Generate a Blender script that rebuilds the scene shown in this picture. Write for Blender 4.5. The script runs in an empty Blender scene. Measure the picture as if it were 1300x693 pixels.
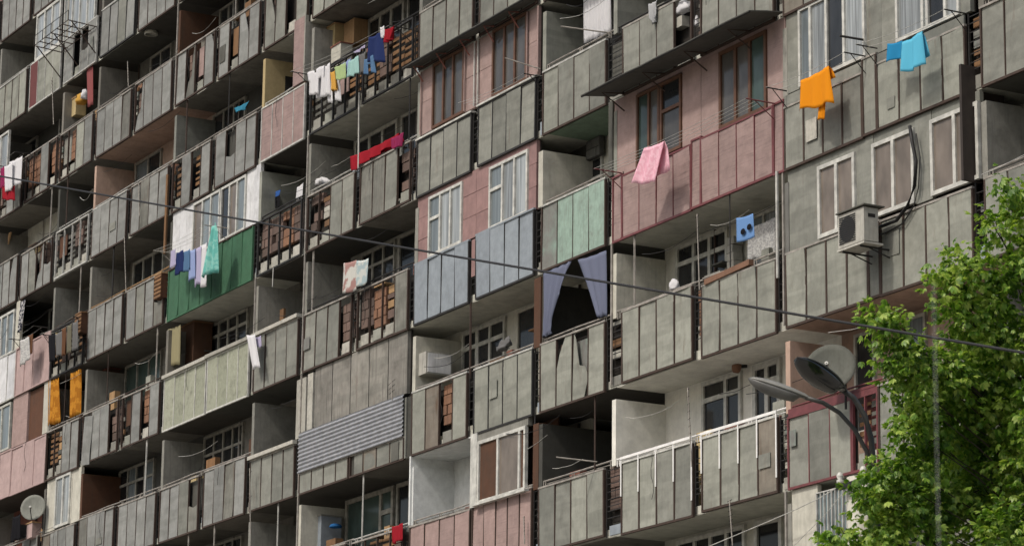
import bpy, math, random
from mathutils import Vector, noise
random.seed(7)
scn = bpy.context.scene
COL = scn.collection
R = random.random
def U(a, b): return a + (b - a) * R()

# ---------------------------------------------------------------- camera
FPX = 4009.128                      # focal length in pixels of a 1300 px wide picture
YAW, PITCH, ROLL = 0.496721144, 0.240874579, 0.0119161519
CAM = Vector((47.0620644, -29.1832736, -12.018275))
W0, H0 = 1300.0, 693.0
cy_, sy_, cp_, sp_ = math.cos(YAW), math.sin(YAW), math.cos(PITCH), math.sin(PITCH)
FW = Vector((-cy_ * cp_, sy_ * cp_, sp_)); _R = Vector((sy_, cy_, 0)); _U = _R.cross(FW)
cr_, sr_ = math.cos(ROLL), math.sin(ROLL)
RT = cr_ * _R + sr_ * _U; UP = -sr_ * _R + cr_ * _U
from mathutils import Matrix
cd = bpy.data.cameras.new("camera"); cam = bpy.data.objects.new("camera", cd); COL.objects.link(cam)
cam.matrix_world = Matrix(((RT.x, UP.x, -FW.x, CAM.x), (RT.y, UP.y, -FW.y, CAM.y), (RT.z, UP.z, -FW.z, CAM.z), (0, 0, 0, 1)))
cd.sensor_fit = 'HORIZONTAL'; cd.sensor_width = 36.0; cd.lens = FPX / W0 * 36.0
cd.clip_start = 0.5; cd.clip_end = 3000
cd.dof.use_dof = True; cd.dof.focus_distance = 56.0; cd.dof.aperture_fstop = 7.1
scn.camera = cam

# ---------------------------------------------------------------- world, sun, exposure
SUN = Vector((0.14, -1.0, 1.22)).normalized()
world = bpy.data.worlds.new("World"); scn.world = world; world.use_nodes = True
nt = world.node_tree; bg = nt.nodes['Background']
sky = nt.nodes.new('ShaderNodeTexSky'); sky.sky_type = 'NISHITA'; sky.sun_disc = False
sky.sun_elevation = math.asin(SUN.z); sky.sun_rotation = math.atan2(SUN.x, SUN.y)
sky.air_density = 1.2; sky.dust_density = 5.0; sky.ozone_density = 1.0
nt.links.new(sky.outputs[0], bg.inputs[0]); bg.inputs[1].default_value = 0.145
sd = bpy.data.lights.new("sun", 'SUN'); sd.energy = 2.1; sd.angle = math.radians(3.5); sd.color = (1.0, 0.955, 0.88)
so = bpy.data.objects.new("sun", sd); COL.objects.link(so)
so.rotation_euler = SUN.to_track_quat('Z', 'Y').to_euler(); so.location = (0, -40, 60)
scn.view_settings.view_transform = 'Standard'; scn.view_settings.look = 'None'
scn.view_settings.gamma = 1.0; scn.view_settings.exposure = -0.03

# ---------------------------------------------------------------- place helpers (the photograph was surveyed: facade plane is Y = 0)
FH = 2.8
def at(x, y, Y=0.0):
    d = FW + RT * ((x - 650) / FPX) - UP * ((y - 346.5) / FPX)
    return CAM + d * ((Y - CAM.y) / d.y)
def ray(x, y, dist):
    d = FW + RT * ((x - 650) / FPX) - UP * ((y - 346.5) / FPX)
    return CAM + d * dist
def XP(x, Y=0.0, Z=0.0):
    k = (x - 650) / FPX; dy, dz = Y - CAM.y, Z - CAM.z
    return CAM.x + (k * (dy * FW.y + dz * FW.z) - (dy * RT.y + dz * RT.z)) / (RT.x - k * FW.x)
BX = {0: -44.2, 1: -41.45, 2: -38.7, 3: -35.95, 4: -33.17, 5: -30.42, 6: -27.65, 7: -24.86, 8: -22.13, 9: -19.38, 10: -16.63,
      11: -13.85, 12: -11.08, 13: -8.3, 14: -5.55, 15: -2.75, 16: 0.37, 17: 3.1, 18: 5.87, 19: 8.72, 20: 11.45, 21: 14.2, 22: 16.95, 23: 19.7}

# ---------------------------------------------------------------- materials
MATS = {}
def newmat(name):
    m = bpy.data.materials.new(name); m.use_nodes = True
    n = m.node_tree; b = n.nodes['Principled BSDF']
    return m, n, b
def nd(n, t, **k):
    o = n.nodes.new(t)
    for a, v in k.items(): setattr(o, a, v)
    return o
def weathered(name, col, col2=None, var=0.25, grime=0.5, streak=0.5, rough=0.85, scale=1.0, bump=0.15, strokes=0.0, dirt=(0.045, 0.043, 0.034), rust=0.0):
    """matt sheet with its own stains: per-object tint, cloudy patches, rain streaks and fine grain"""
    if name in MATS: return MATS[name]
    m, n, b = newmat(name); L = n.links.new
    tc = nd(n, 'ShaderNodeTexCoord'); oi = nd(n, 'ShaderNodeObjectInfo')
    mul = nd(n, 'ShaderNodeVectorMath', operation='MULTIPLY_ADD')
    cmb = nd(n, 'ShaderNodeCombineXYZ')
    r1 = nd(n, 'ShaderNodeMath', operation='MULTIPLY'); r1.inputs[1].default_value = 57.3
    L(oi.outputs['Random'], r1.inputs[0])
    for i in range(3): L(r1.outputs[0], cmb.inputs[i])
    mul.inputs[1].default_value = (1, 1, 1); L(tc.outputs['Object'], mul.inputs[0]); L(cmb.outputs[0], mul.inputs[2])
    # per object tint
    tint = nd(n, 'ShaderNodeMix', data_type='RGBA')
    c2 = col2 or tuple(c * (1 - var) for c in col)
    tint.inputs[6].default_value = (*col, 1); tint.inputs[7].default_value = (*c2, 1)
    fr = nd(n, 'ShaderNodeMath', operation='FRACT'); L(r1.outputs[0], fr.inputs[0]); L(fr.outputs[0], tint.inputs[0])
    # clouds
    n1 = nd(n, 'ShaderNodeTexNoise'); n1.inputs['Scale'].default_value = 1.7 * scale; n1.inputs['Detail'].default_value = 6; n1.inputs['Roughness'].default_value = 0.62
    L(mul.outputs[0], n1.inputs['Vector'])
    cr = nd(n, 'ShaderNodeMapRange'); cr.inputs['From Min'].default_value = 0.5; cr.inputs['From Max'].default_value = 0.78
    cr.inputs['To Max'].default_value = grime; L(n1.outputs[0], cr.inputs[0])
    # streaks
    mp = nd(n, 'ShaderNodeMapping'); mp.inputs['Scale'].default_value = (9 * scale, 9 * scale, 0.55 * scale); L(mul.outputs[0], mp.inputs[0])
    n2 = nd(n, 'ShaderNodeTexNoise'); n2.inputs['Scale'].default_value = 1.6; n2.inputs['Detail'].default_value = 5; n2.inputs['Roughness'].default_value = 0.7
    L(mp.outputs[0], n2.inputs['Vector'])
    sr = nd(n, 'ShaderNodeMapRange'); sr.inputs['From Min'].default_value = 0.5; sr.inputs['From Max'].default_value = 0.8
    sr.inputs['To Max'].default_value = streak; L(n2.outputs[0], sr.inputs[0])
    mx = nd(n, 'ShaderNodeMath', operation='MAXIMUM'); L(cr.outputs[0], mx.inputs[0]); L(sr.outputs[0], mx.inputs[1])
    last = mx.outputs[0]
    if strokes > 0:
        mp3 = nd(n, 'ShaderNodeMapping'); mp3.inputs['Scale'].default_value = (1.3, 1.3, 22); mp3.inputs['Rotation'].default_value = (0, 0.12, 0)
        L(mul.outputs[0], mp3.inputs[0])
        n3 = nd(n, 'ShaderNodeTexNoise'); n3.inputs['Scale'].default_value = 1.5; n3.inputs['Detail'].default_value = 4; L(mp3.outputs[0], n3.inputs['Vector'])
        s3 = nd(n, 'ShaderNodeMapRange'); s3.inputs['From Min'].default_value = 0.48; s3.inputs['From Max'].default_value = 0.72; s3.inputs['To Max'].default_value = strokes
        L(n3.outputs[0], s3.inputs[0])
        m3 = nd(n, 'ShaderNodeMath', operation='MAXIMUM'); L(last, m3.inputs[0]); L(s3.outputs[0], m3.inputs[1]); last = m3.outputs[0]
    dm = nd(n, 'ShaderNodeMix', data_type='RGBA'); dm.inputs[7].default_value = (*dirt, 1)
    L(tint.outputs[2], dm.inputs[6]); L(last, dm.inputs[0])
    if rust > 0:
        mp6 = nd(n, 'ShaderNodeMapping'); mp6.inputs['Scale'].default_value = (0.35, 0.35, 3.2); mp6.inputs['Rotation'].default_value = (0, 0.1, 0); L(mul.outputs[0], mp6.inputs[0])
        n6 = nd(n, 'ShaderNodeTexNoise'); n6.inputs['Scale'].default_value = 1.0; n6.inputs['Detail'].default_value = 3; L(mp6.outputs[0], n6.inputs['Vector'])
        r6 = nd(n, 'ShaderNodeMapRange'); r6.inputs['From Min'].default_value = 0.49; r6.inputs['From Max'].default_value = 0.56; r6.inputs['To Max'].default_value = 0.22; L(n6.outputs[0], r6.inputs[0])
        d6 = nd(n, 'ShaderNodeMix', data_type='RGBA'); d6.inputs[7].default_value = (0.07, 0.075, 0.065, 1); L(dm.outputs[2], d6.inputs[6]); L(r6.outputs[0], d6.inputs[0]); dm = d6
        mp5 = nd(n, 'ShaderNodeMapping'); mp5.inputs['Scale'].default_value = (5, 5, 0.9); mp5.inputs['Location'].default_value = (3.3, 1.1, 7.7); L(mul.outputs[0], mp5.inputs[0])
        n5 = nd(n, 'ShaderNodeTexNoise'); n5.inputs['Scale'].default_value = 1.2; n5.inputs['Detail'].default_value = 7; n5.inputs['Roughness'].default_value = 0.65; L(mp5.outputs[0], n5.inputs['Vector'])
        r5 = nd(n, 'ShaderNodeMapRange'); r5.inputs['From Min'].default_value = 0.60; r5.inputs['From Max'].default_value = 0.74; r5.inputs['To Max'].default_value = rust; L(n5.outputs[0], r5.inputs[0])
        d5 = nd(n, 'ShaderNodeMix', data_type='RGBA'); d5.inputs[7].default_value = (0.115, 0.075, 0.05, 1); L(dm.outputs[2], d5.inputs[6]); L(r5.outputs[0], d5.inputs[0]); dm = d5
    # pale blotches
    n4 = nd(n, 'ShaderNodeTexNoise'); n4.inputs['Scale'].default_value = 4.3 * scale; n4.inputs['Detail'].default_value = 8; n4.inputs['Roughness'].default_value = 0.7
    L(mul.outputs[0], n4.inputs['Vector'])
    hs = nd(n, 'ShaderNodeMapRange'); hs.inputs['From Min'].default_value = 0.3; hs.inputs['From Max'].default_value = 0.7; hs.inputs['To Min'].default_value = 0.82; hs.inputs['To Max'].default_value = 1.16
    L(n4.outputs[0], hs.inputs[0])
    vm = nd(n, 'ShaderNodeVectorMath', operation='SCALE'); L(dm.outputs[2], vm.inputs[0]); L(hs.outputs[0], vm.inputs['Scale'])
    L(vm.outputs[0], b.inputs['Base Color'])
    b.inputs['Roughness'].default_value = rough; b.inputs['Specular IOR Level'].default_value = 0.3
    if bump:
        bp = nd(n, 'ShaderNodeBump'); bp.inputs['Strength'].default_value = bump; bp.inputs['Distance'].default_value = 0.02
        L(n4.outputs[0], bp.inputs['Height']); L(bp.outputs[0], b.inputs['Normal'])
    MATS[name] = m
    return m
def plain(name, col, rough=0.6, metal=0.0, spec=0.4, noise_amt=0.25, scale=6.0):
    if name in MATS: return MATS[name]
    m, n, b = newmat(name); L = n.links.new
    tc = nd(n, 'ShaderNodeTexCoord'); n1 = nd(n, 'ShaderNodeTexNoise'); n1.inputs['Scale'].default_value = scale; n1.inputs['Detail'].default_value = 5
    L(tc.outputs['Object'], n1.inputs['Vector'])
    mr = nd(n, 'ShaderNodeMapRange'); mr.inputs['From Min'].default_value = 0.3; mr.inputs['From Max'].default_value = 0.7
    mr.inputs['To Min'].default_value = 1 - noise_amt; mr.inputs['To Max'].default_value = 1 + noise_amt * 0.5; L(n1.outputs[0], mr.inputs[0])
    vm = nd(n, 'ShaderNodeVectorMath', operation='SCALE'); vm.inputs[0].default_value = col; L(mr.outputs[0], vm.inputs['Scale'])
    L(vm.outputs[0], b.inputs['Base Color']); b.inputs['Roughness'].default_value = rough
    b.inputs['Metallic'].default_value = metal; b.inputs['Specular IOR Level'].default_value = spec
    MATS[name] = m
    return m
def clothmat(name, col, col2=None, scale=8.0, trans=0.25):
    if name in MATS: return MATS[name]
    m, n, b = newmat(name); L = n.links.new
    b.inputs['Base Color'].default_value = (*col, 1); b.inputs['Roughness'].default_value = 0.95; b.inputs['Specular IOR Level'].default_value = 0.1
    src = None
    if col2:
        tc = nd(n, 'ShaderNodeTexCoord'); v = nd(n, 'ShaderNodeTexNoise'); v.inputs['Scale'].default_value = scale; v.inputs['Detail'].default_value = 3
        L(tc.outputs['Object'], v.inputs['Vector'])
        cr = nd(n, 'ShaderNodeValToRGB'); cr.color_ramp.elements[0].position = 0.47; cr.color_ramp.elements[1].position = 0.53
        cr.color_ramp.elements[0].color = (*col, 1); cr.color_ramp.elements[1].color = (*col2, 1)
        L(v.outputs[0], cr.inputs[0]); L(cr.outputs[0], b.inputs['Base Color']); src = cr.outputs[0]
    tr = nd(n, 'ShaderNodeBsdfTranslucent'); tr.inputs[0].default_value = (*col, 1)
    if src: L(src, tr.inputs[0])
    ms = nd(n, 'ShaderNodeMixShader'); ms.inputs[0].default_value = trans
    out = [x for x in n.nodes if x.type == 'OUTPUT_MATERIAL'][0]
    L(b.outputs[0], ms.inputs[1]); L(tr.outputs[0], ms.inputs[2]); L(ms.outputs[0], out.inputs[0])
    MATS[name] = m
    return m
def glassmat(name, col, rough=0.08, var=0.5, folds=0.0):
    if name in MATS: return MATS[name]
    m, n, b = newmat(name); L = n.links.new
    oi = nd(n, 'ShaderNodeObjectInfo'); mx = nd(n, 'ShaderNodeMix', data_type='RGBA')
    mx.inputs[6].default_value = (*col, 1); mx.inputs[7].default_value = (*[c * (1 - var) for c in col], 1)
    L(oi.outputs['Random'], mx.inputs[0]); L(mx.outputs[2], b.inputs['Base Color'])
    tc = nd(n, 'ShaderNodeTexCoord'); mp = nd(n, 'ShaderNodeMapping'); mp.inputs['Scale'].default_value = (14, 14, 0.5) if folds else (2.5, 2.5, 1.2)
    ad = nd(n, 'ShaderNodeVectorMath', operation='ADD'); L(tc.outputs['Object'], ad.inputs[0]); L(oi.outputs['Location'], ad.inputs[1]); L(ad.outputs[0], mp.inputs[0])
    nz = nd(n, 'ShaderNodeTexNoise'); nz.inputs['Scale'].default_value = 1.3; nz.inputs['Detail'].default_value = 4; L(mp.outputs[0], nz.inputs['Vector'])
    mr = nd(n, 'ShaderNodeMapRange'); mr.inputs['From Min'].default_value = 0.35; mr.inputs['From Max'].default_value = 0.65; mr.inputs['To Min'].default_value = 1-(folds or 0.25); mr.inputs['To Max'].default_value = 1.15; L(nz.outputs[0], mr.inputs[0])
    sc = nd(n, 'ShaderNodeVectorMath', operation='SCALE'); L(mx.outputs[2], sc.inputs[0]); L(mr.outputs[0], sc.inputs['Scale']); L(sc.outputs[0], b.inputs['Base Color'])
    b.inputs['Roughness'].default_value = rough; b.inputs['Specular IOR Level'].default_value = 0.3; b.inputs['Specular Tint'].default_value = (1.0, 0.93, 0.84, 1)
    MATS[name] = m
    return m

FC = weathered('fibre_cement', (0.245, 0.25, 0.22), (0.175, 0.18, 0.16), grime=0.38, streak=0.26, rust=0.5)
FCG = weathered('fibre_cement_cool', (0.255, 0.262, 0.25), (0.19, 0.196, 0.188), grime=0.3, streak=0.24, rust=0.35)
FCL = weathered('fibre_cement_pale', (0.295, 0.303, 0.262), (0.235, 0.242, 0.21), grime=0.34, streak=0.24, rust=0.5)
FCW = weathered('fibre_cement_lichen', (0.33, 0.345, 0.27), (0.26, 0.275, 0.21), grime=0.55, streak=0.35, scale=3.0)
OLDS = weathered('old_stained_sheet', (0.20, 0.20, 0.175), (0.145, 0.145, 0.13), grime=0.75, streak=0.8, rust=0.8)
OLDR = weathered('rusty_sheet', (0.22, 0.20, 0.165), (0.17, 0.15, 0.125), grime=0.5, streak=0.6, rust=1.0, dirt=(0.10, 0.06, 0.04))
FCD = weathered('fibre_cement_dark', (0.12, 0.12, 0.105), (0.08, 0.08, 0.07), grime=0.6, streak=0.5)
PINK = weathered('pink_board', (0.31, 0.225, 0.21), (0.26, 0.19, 0.178), grime=0.3, streak=0.2, strokes=0.36, dirt=(0.09, 0.055, 0.055))
PINKW = weathered('pink_wall', (0.28, 0.175, 0.165), (0.24, 0.15, 0.145), grime=0.3, streak=0.25, dirt=(0.10, 0.06, 0.055))
PINKP = weathered('pale_pink_tile', (0.34, 0.245, 0.225), (0.28, 0.205, 0.19), grime=0.35, streak=0.3, strokes=0.25, dirt=(0.09, 0.06, 0.055))
PINKL = weathered('light_pink_board', (0.41, 0.305, 0.29), (0.37, 0.275, 0.265), grime=0.2, streak=0.25, dirt=(0.22, 0.14, 0.14))
PEACH = weathered('peach_plaster', (0.42, 0.30, 0.235), (0.37, 0.265, 0.21), grime=0.35, streak=0.3)
BLUE = weathered('blue_grey_sheet', (0.255, 0.29, 0.32), (0.22, 0.25, 0.28), grime=0.25, streak=0.3, dirt=(0.13, 0.15, 0.17))
PATINA = weathered('green_patina', (0.27, 0.37, 0.315), (0.22, 0.31, 0.26), grime=0.7, streak=0.8, scale=1.5, dirt=(0.13, 0.12, 0.11))
PATB = weathered('brown_patina', (0.19, 0.19, 0.175), (0.16, 0.16, 0.15), grime=0.9, streak=0.7, dirt=(0.20, 0.30, 0.25))
GREEN = weathered('green_sheet', (0.045, 0.125, 0.07), (0.038, 0.105, 0.06), grime=0.35, streak=0.5, dirt=(0.05, 0.08, 0.05))
MAROON = weathered('maroon_board', (0.14, 0.045, 0.045), grime=0.3)
REDW = weathered('red_wall', (0.22, 0.085, 0.06), grime=0.5)
REDP = plain('red_paint', (0.15, 0.045, 0.048), rough=0.55)
WHITEP = weathered('white_board', (0.62, 0.63, 0.64), (0.52, 0.53, 0.55), grime=0.35, streak=0.5)
WHITE = plain('white_frame', (0.52, 0.52, 0.48), rough=0.5, noise_amt=0.35)
OFFW = plain('old_white_frame', (0.46, 0.46, 0.41), rough=0.6, noise_amt=0.4)
OFFD = plain('grimy_frame', (0.30, 0.29, 0.25), rough=0.7, noise_amt=0.5)
CREAM = weathered('cream_plaster', (0.52, 0.51, 0.44), (0.45, 0.44, 0.38), grime=0.35, streak=0.35)
CREAMY = weathered('yellow_cream_board', (0.48, 0.38, 0.20), grime=0.2, streak=0.2)
CONC = weathered('concrete', (0.27, 0.265, 0.235), (0.18, 0.18, 0.16), grime=0.6, streak=0.5, bump=0.4)
CONCL = weathered('pale_concrete', (0.44, 0.43, 0.38), (0.28, 0.275, 0.24), grime=0.55, streak=0.4, bump=0.5, scale=2)
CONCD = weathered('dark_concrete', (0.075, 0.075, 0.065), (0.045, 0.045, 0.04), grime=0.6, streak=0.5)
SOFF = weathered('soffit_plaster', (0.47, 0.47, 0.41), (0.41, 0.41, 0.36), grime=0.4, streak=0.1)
SOFG = weathered('green_soffit', (0.19, 0.27, 0.20), grime=0.4)
RUST = plain('rusty_steel', (0.050, 0.032, 0.024), rough=0.8)
DARK = plain('dark_steel', (0.022, 0.021, 0.020), rough=0.7)
PLW = weathered('white_plaster', (0.72, 0.71, 0.65), (0.68, 0.67, 0.61), grime=0.22, streak=0.15, scale=0.7)
ROOMW = weathered('pale_room_paint', (0.64, 0.66, 0.65), (0.62, 0.64, 0.63), grime=0.08, streak=0.05, bump=0)
SHADE = weathered('shade_dark_plaster', (0.075, 0.07, 0.06), (0.04, 0.037, 0.032), grime=0.6, streak=0.4)  # near-black colour stands in for the shade inside the loggias
DIRTSHADE = weathered('dirty_shade_plaster', (0.20, 0.19, 0.165), (0.12, 0.115, 0.10), grime=0.7, streak=0.5)  # dirty plaster, darkened further to put loggia shade into the colour
PIPE = plain('grey_pipe', (0.30, 0.28, 0.25), rough=0.6, noise_amt=0.45)
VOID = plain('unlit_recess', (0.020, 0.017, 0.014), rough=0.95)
BRICK = weathered('tuff_brick', (0.17, 0.115, 0.095), (0.09, 0.065, 0.055), grime=0.4, bump=0.5)
BRICKO = weathered('orange_brick', (0.26, 0.135, 0.08), (0.18, 0.10, 0.065), grime=0.4, bump=0.5)
BLOCK = weathered('grey_block', (0.15, 0.15, 0.14), (0.10, 0.10, 0.095), grime=0.4, bump=0.5)
MORTAR = plain('mortar', (0.085, 0.085, 0.08), rough=0.95)
WOOD = weathered('wood', (0.24, 0.13, 0.06), (0.15, 0.085, 0.045), grime=0.4, streak=0.6)
WOODL = weathered('pale_wood', (0.42, 0.27, 0.14), (0.32, 0.2, 0.1), grime=0.3)
BRFR = plain('brown_window_frame', (0.105, 0.05, 0.028), rough=0.6)
BROWNM = weathered('brown_board', (0.10, 0.045, 0.025), (0.07, 0.035, 0.02), grime=0.4)
GLASS = glassmat('dark_glass', (0.030, 0.032, 0.034))
GLASSB = glassmat('blue_grey_glass', (0.21, 0.245, 0.26), rough=0.15, var=0.3, folds=0.3)
GLASSP = glassmat('curtained_glass', (0.36, 0.39, 0.40), rough=0.2, var=0.35, folds=0.45)
GLASSM = glassmat('brown_blind_glass', (0.175, 0.148, 0.125), rough=0.25, var=0.10)
GLASSD = glassmat('grey_brown_glass', (0.10, 0.095, 0.088), rough=0.12, var=0.45)
GLASST = glassmat('teal_glass', (0.06, 0.09, 0.08), rough=0.15, var=0.3)
ALU = plain('corrugated_aluminium', (0.36, 0.37, 0.39), rough=0.42, metal=0.35)
BLACKM = plain('black_rubber', (0.012, 0.012, 0.012), rough=0.6)

# ---------------------------------------------------------------- mesh helpers
class MB:
    def __init__(s): s.v = []; s.f = []
    def box(s, x0, x1, y0, y1, z0, z1):
        i = len(s.v)
        s.v += [(x0, y0, z0), (x1, y0, z0), (x1, y1, z0), (x0, y1, z0), (x0, y0, z1), (x1, y0, z1), (x1, y1, z1), (x0, y1, z1)]
        s.f += [(i, i+1, i+5, i+4), (i+1, i+2, i+6, i+5), (i+2, i+3, i+7, i+6), (i+3, i, i+4, i+7), (i+4, i+5, i+6, i+7), (i+3, i+2, i+1, i)]
        return s
    def prism(s, poly, y0, y1):
        """poly: XZ outline, counter clockwise seen from -Y"""
        i = len(s.v); n = len(poly)
        s.v += [(p[0], y0, p[1]) for p in poly] + [(p[0], y1, p[1]) for p in poly]
        s.f.append(tuple(range(i, i+n))); s.f.append(tuple(range(i+2*n-1, i+n-1, -1)))
        for k in range(n):
            a, b = i+k, i+(k+1) % n
            s.f.append((b, a, a+n, b+n))
        return s
    def tube(s, pts, r, n=6):
        pts = [Vector(p) for p in pts]; rings = []
        for k, p in enumerate(pts):
            if k == 0: t = pts[1] - p
            elif k == len(pts)-1: t = p - pts[k-1]
            else: t = pts[k+1] - pts[k-1]
            t.normalize(); a = Vector((0, 0, 1)) if abs(t.z) < 0.9 else Vector((1, 0, 0))
            u = t.cross(a).normalized(); w = t.cross(u)
            rr = r[k] if isinstance(r, (list, tuple)) else r
            i = len(s.v); rings.append(i)
            for j in range(n):
                q = p + (u*math.cos(2*math.pi*j/n) + w*math.sin(2*math.pi*j/n))*rr
                s.v.append(tuple(q))
        for a, b in zip(rings, rings[1:]):
            for j in range(n): s.f.append((a+j, a+(j+1) % n, b+(j+1) % n, b+j))
        s.f.append(tuple(rings[0]+j for j in range(n-1, -1, -1))); s.f.append(tuple(rings[-1]+j for j in range(n)))
        return s
    def bar(s, p, q, w, h=None):
        """square bar between two points"""
        return s.tube([p, q], w*0.7, 4)
    def sheet(s, grid, th):
        """grid[i][j] of points, given thickness along local +Y"""
        ni, nj = len(grid), len(grid[0]); i0 = len(s.v)
        for row in grid:
            for p in row: s.v.append(tuple(p))
        for row in grid:
            for p in row: s.v.append((p[0], p[1]+th, p[2]))
        o = ni*nj
        for i in range(ni-1):
            for j in range(nj-1):
                a, b, c, d = i0+i*nj+j, i0+(i+1)*nj+j, i0+(i+1)*nj+j+1, i0+i*nj+j+1
                s.f.append((a, b, c, d)); s.f.append((d+o, c+o, b+o, a+o))
        edge = [(i, 0) for i in range(ni)] + [(ni-1, j) for j in range(1, nj)] + [(i, nj-1) for i in range(ni-2, -1, -1)] + [(0, j) for j in range(nj-2, 0, -1)]
        for k in range(len(edge)):
            (a, b), (c, d) = edge[k], edge[(k+1) % len(edge)]
            p, q = i0+a*nj+b, i0+c*nj+d
            s.f.append((q, p, p+o, q+o))
        return s
    def mesh(s, name, mat, org=(0, 0, 0), smooth=False):
        me = bpy.data.meshes.new(name)
        me.from_pydata([(a-org[0], b-org[1], c-org[2]) for a, b, c in s.v], [], s.f)
        me.materials.append(mat); me.update()
        if smooth:
            for p in me.polygons: p.use_smooth = True
        return me
WPOS = {}
def link(name, data, parent=None, loc=(0, 0, 0), **props):
    o = bpy.data.objects.new(name, data); COL.objects.link(o)
    WPOS[o.name] = Vector(loc)
    if parent is not None:
        o.parent = parent; o.location = Vector(loc) - WPOS[parent.name]
    else: o.location = loc
    for k, v in props.items(): o[k] = v
    return o
def part(name, mb, mat, parent, loc=None, smooth=False, **props):
    if loc is None:
        xs = [v[0] for v in mb.v]; ys = [v[1] for v in mb.v]; zs = [v[2] for v in mb.v]
        loc = (min(xs), min(ys), min(zs))
    return link(name, mb.mesh(name, mat, loc, smooth), parent, loc, **props)
def thing(name, loc, label, cat, group=None):
    o = link(name, None, None, loc, label=label, category=cat)
    o.empty_display_size = 0.2
    if group: o['group'] = group
    return o
def single(name, mb, mat, label, cat, group=None, smooth=False):
    o = part(name, mb, mat, None, None, smooth, label=label, category=cat)
    if group: o['group'] = group
    return o

# ---------------------------------------------------------------- ground
GZ = -13.65
g = MB(); g.v = [(-900, -700, GZ), (900, -700, GZ), (900, 900, GZ), (-900, 900, GZ)]; g.f = [(0, 1, 2, 3)]
GM = weathered('ground_soil', (0.30, 0.28, 0.24), grime=0.2, scale=0.1)
link('ground', g.mesh('ground', GM), None, kind='structure')
g = MB(); z = GZ+0.004; g.v = [(-200, -34, z), (200, -34, z), (200, -24, z), (-200, -24, z)]; g.f = [(0, 1, 2, 3)]
link('road', g.mesh('road', weathered('asphalt', (0.06, 0.06, 0.06), grime=0.2)), None, kind='structure')
g = MB().box(-200, 200, -23.9, -20, GZ, GZ+0.13)
link('pavement', g.mesh('pavement', weathered('paving', (0.26, 0.25, 0.23), grime=0.3)), None, kind='structure')

# ---------------------------------------------------------------- the apartment block
BLD = thing('apartment_block', (0, 0, GZ), 'long weathered concrete apartment block with stacked rows of panelled balconies', 'building')
FMIN, FMAX, XL, XR = -4, 8, -44.3, 17.0
SBAYS = {4, 9, 14, 19}
DEP = 1.12
def partd(b, f=99): return 2.3 if (b in SBAYS and (f, b) not in {(1, 14), (3, 9)}) else DEP

for f in range(FMIN, FMAX+1):
    z = f*FH
    m = MB().box(XL, XR, 0.075, 2.6, z+0.002, z+0.15)
    part('floor_slab', m, SOFF, BLD)
# deep core behind everything
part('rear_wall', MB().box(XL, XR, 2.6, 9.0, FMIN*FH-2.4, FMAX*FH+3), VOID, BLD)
part('roof', MB().box(XL-0.3, XR+0.3, -0.35, 9.4, FMAX*FH+3, FMAX*FH+3.3), CONC, BLD)
part('ground_floor_wall', MB().box(XL, XR, 0.3, 2.6, GZ, FMIN*FH), CONC, BLD)

lastm = None
WALLS = {}
def wallcol(f, b): return WALLS.get((f, b), CREAM)
for k, m_ in {(0, 15): CREAM, (0, 16): CREAM, (-1, 15): PLW, (-1, 16): PLW, (-2, 15): CREAM, (-2, 16): CREAM, (-1, 17): PEACH, (-1, 18): PEACH,
              (3, 5): PEACH, (3, 6): PEACH, (1, 14): CREAM, (0, 14): SHADE, (2, 14): CONCD, (2, 10): CONC, (2, 11): CONC, (3, 10): CONCD, (3, 11): CONCD, (1, 10): CONC, (1, 11): CONC,
              (0, 19): CONC, (4, 7): CONCD, (4, 8): CONCD, (3, 7): CONCD, (3, 8): CONCD, (0, 5): CONCD, (0, 6): CONCD, (-1, 10): CONCD, (-1, 11): CONCD, (0, 3): REDW, (0, 2): REDW}.items(): WALLS[k] = m_
BMIN, BMAX = 0, 22
for f in range(FMIN, FMAX+1):
    for b in range(BMIN, BMAX):
        y = partd(b, f)
        m = wallcol(f, b)
        if (f, b) not in WALLS and not (f <= 0 and b >= 12): m = random.choice([DIRTSHADE, DIRTSHADE, CONCD, CREAM]) if b % 5 in (0, 2) else lastm  # the darker wall tones put recess shade into the colour
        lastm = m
        if b in SBAYS and (f, b) not in WALLS: m = CONCD  # narrow deep bays: near-black wall colour stands in for their shade
        part('back_wall', MB().box(BX[b]+0.001, BX[b+1]-0.001, y, y+0.12, f*FH+0.152, (f+1)*FH), m, BLD)
# partitions between flats
PMAT = {}
def partition(f, b, mat=None, top=2.56, y0=0.03, t=0.07, edge=None):
    if (f, b) == (1, 14): y0, t, top = -0.03, 0.09, 2.45
    if (f, b) == (0, 14): part('brick_pier', MB().box(BX[b]-0.28, BX[b]-0.02, -0.01, 0.026, f*FH+1.3, f*FH+2.7), BROWNM, BLD)
    x = BX[b] - 0.03; z = f*FH
    y1 = max(partd(b, f), partd(b-1, f))
    m = MB(); prof = [(0.26, z+0.152), (y1-0.002, z+0.152), (y1-0.002, z+top), (y0, z+top), (y0, z+1.31), (0.26, z+1.31)]
    m.v = [(x+t, a, c) for a, c in prof]+[(x-t, a, c) for a, c in prof]
    m.f = [(0, 1, 2, 5), (5, 2, 3, 4), (11, 8, 7, 6), (10, 9, 8, 11)]+[(k, k+6, (k+1) % 6+6, (k+1) % 6) for k in range(6)]
    o = part('partition', m, mat or CONC, BLD)
    if edge is not None:
        pass
        part('edge_post', MB().box(x-t-0.02, x-t+0.02, y0-0.035, y0-0.003, z+0.05, z+2.78), edge, BLD)
CLOSED = {(1, 12), (1, 13), (2, 12), (2, 13), (1, 15), (1, 16), (1, 17), (1, 18), (0, 17), (0, 18), (0, 10), (0, 11), (2, 7), (2, 8), (5, 3), (5, 4)}
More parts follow.
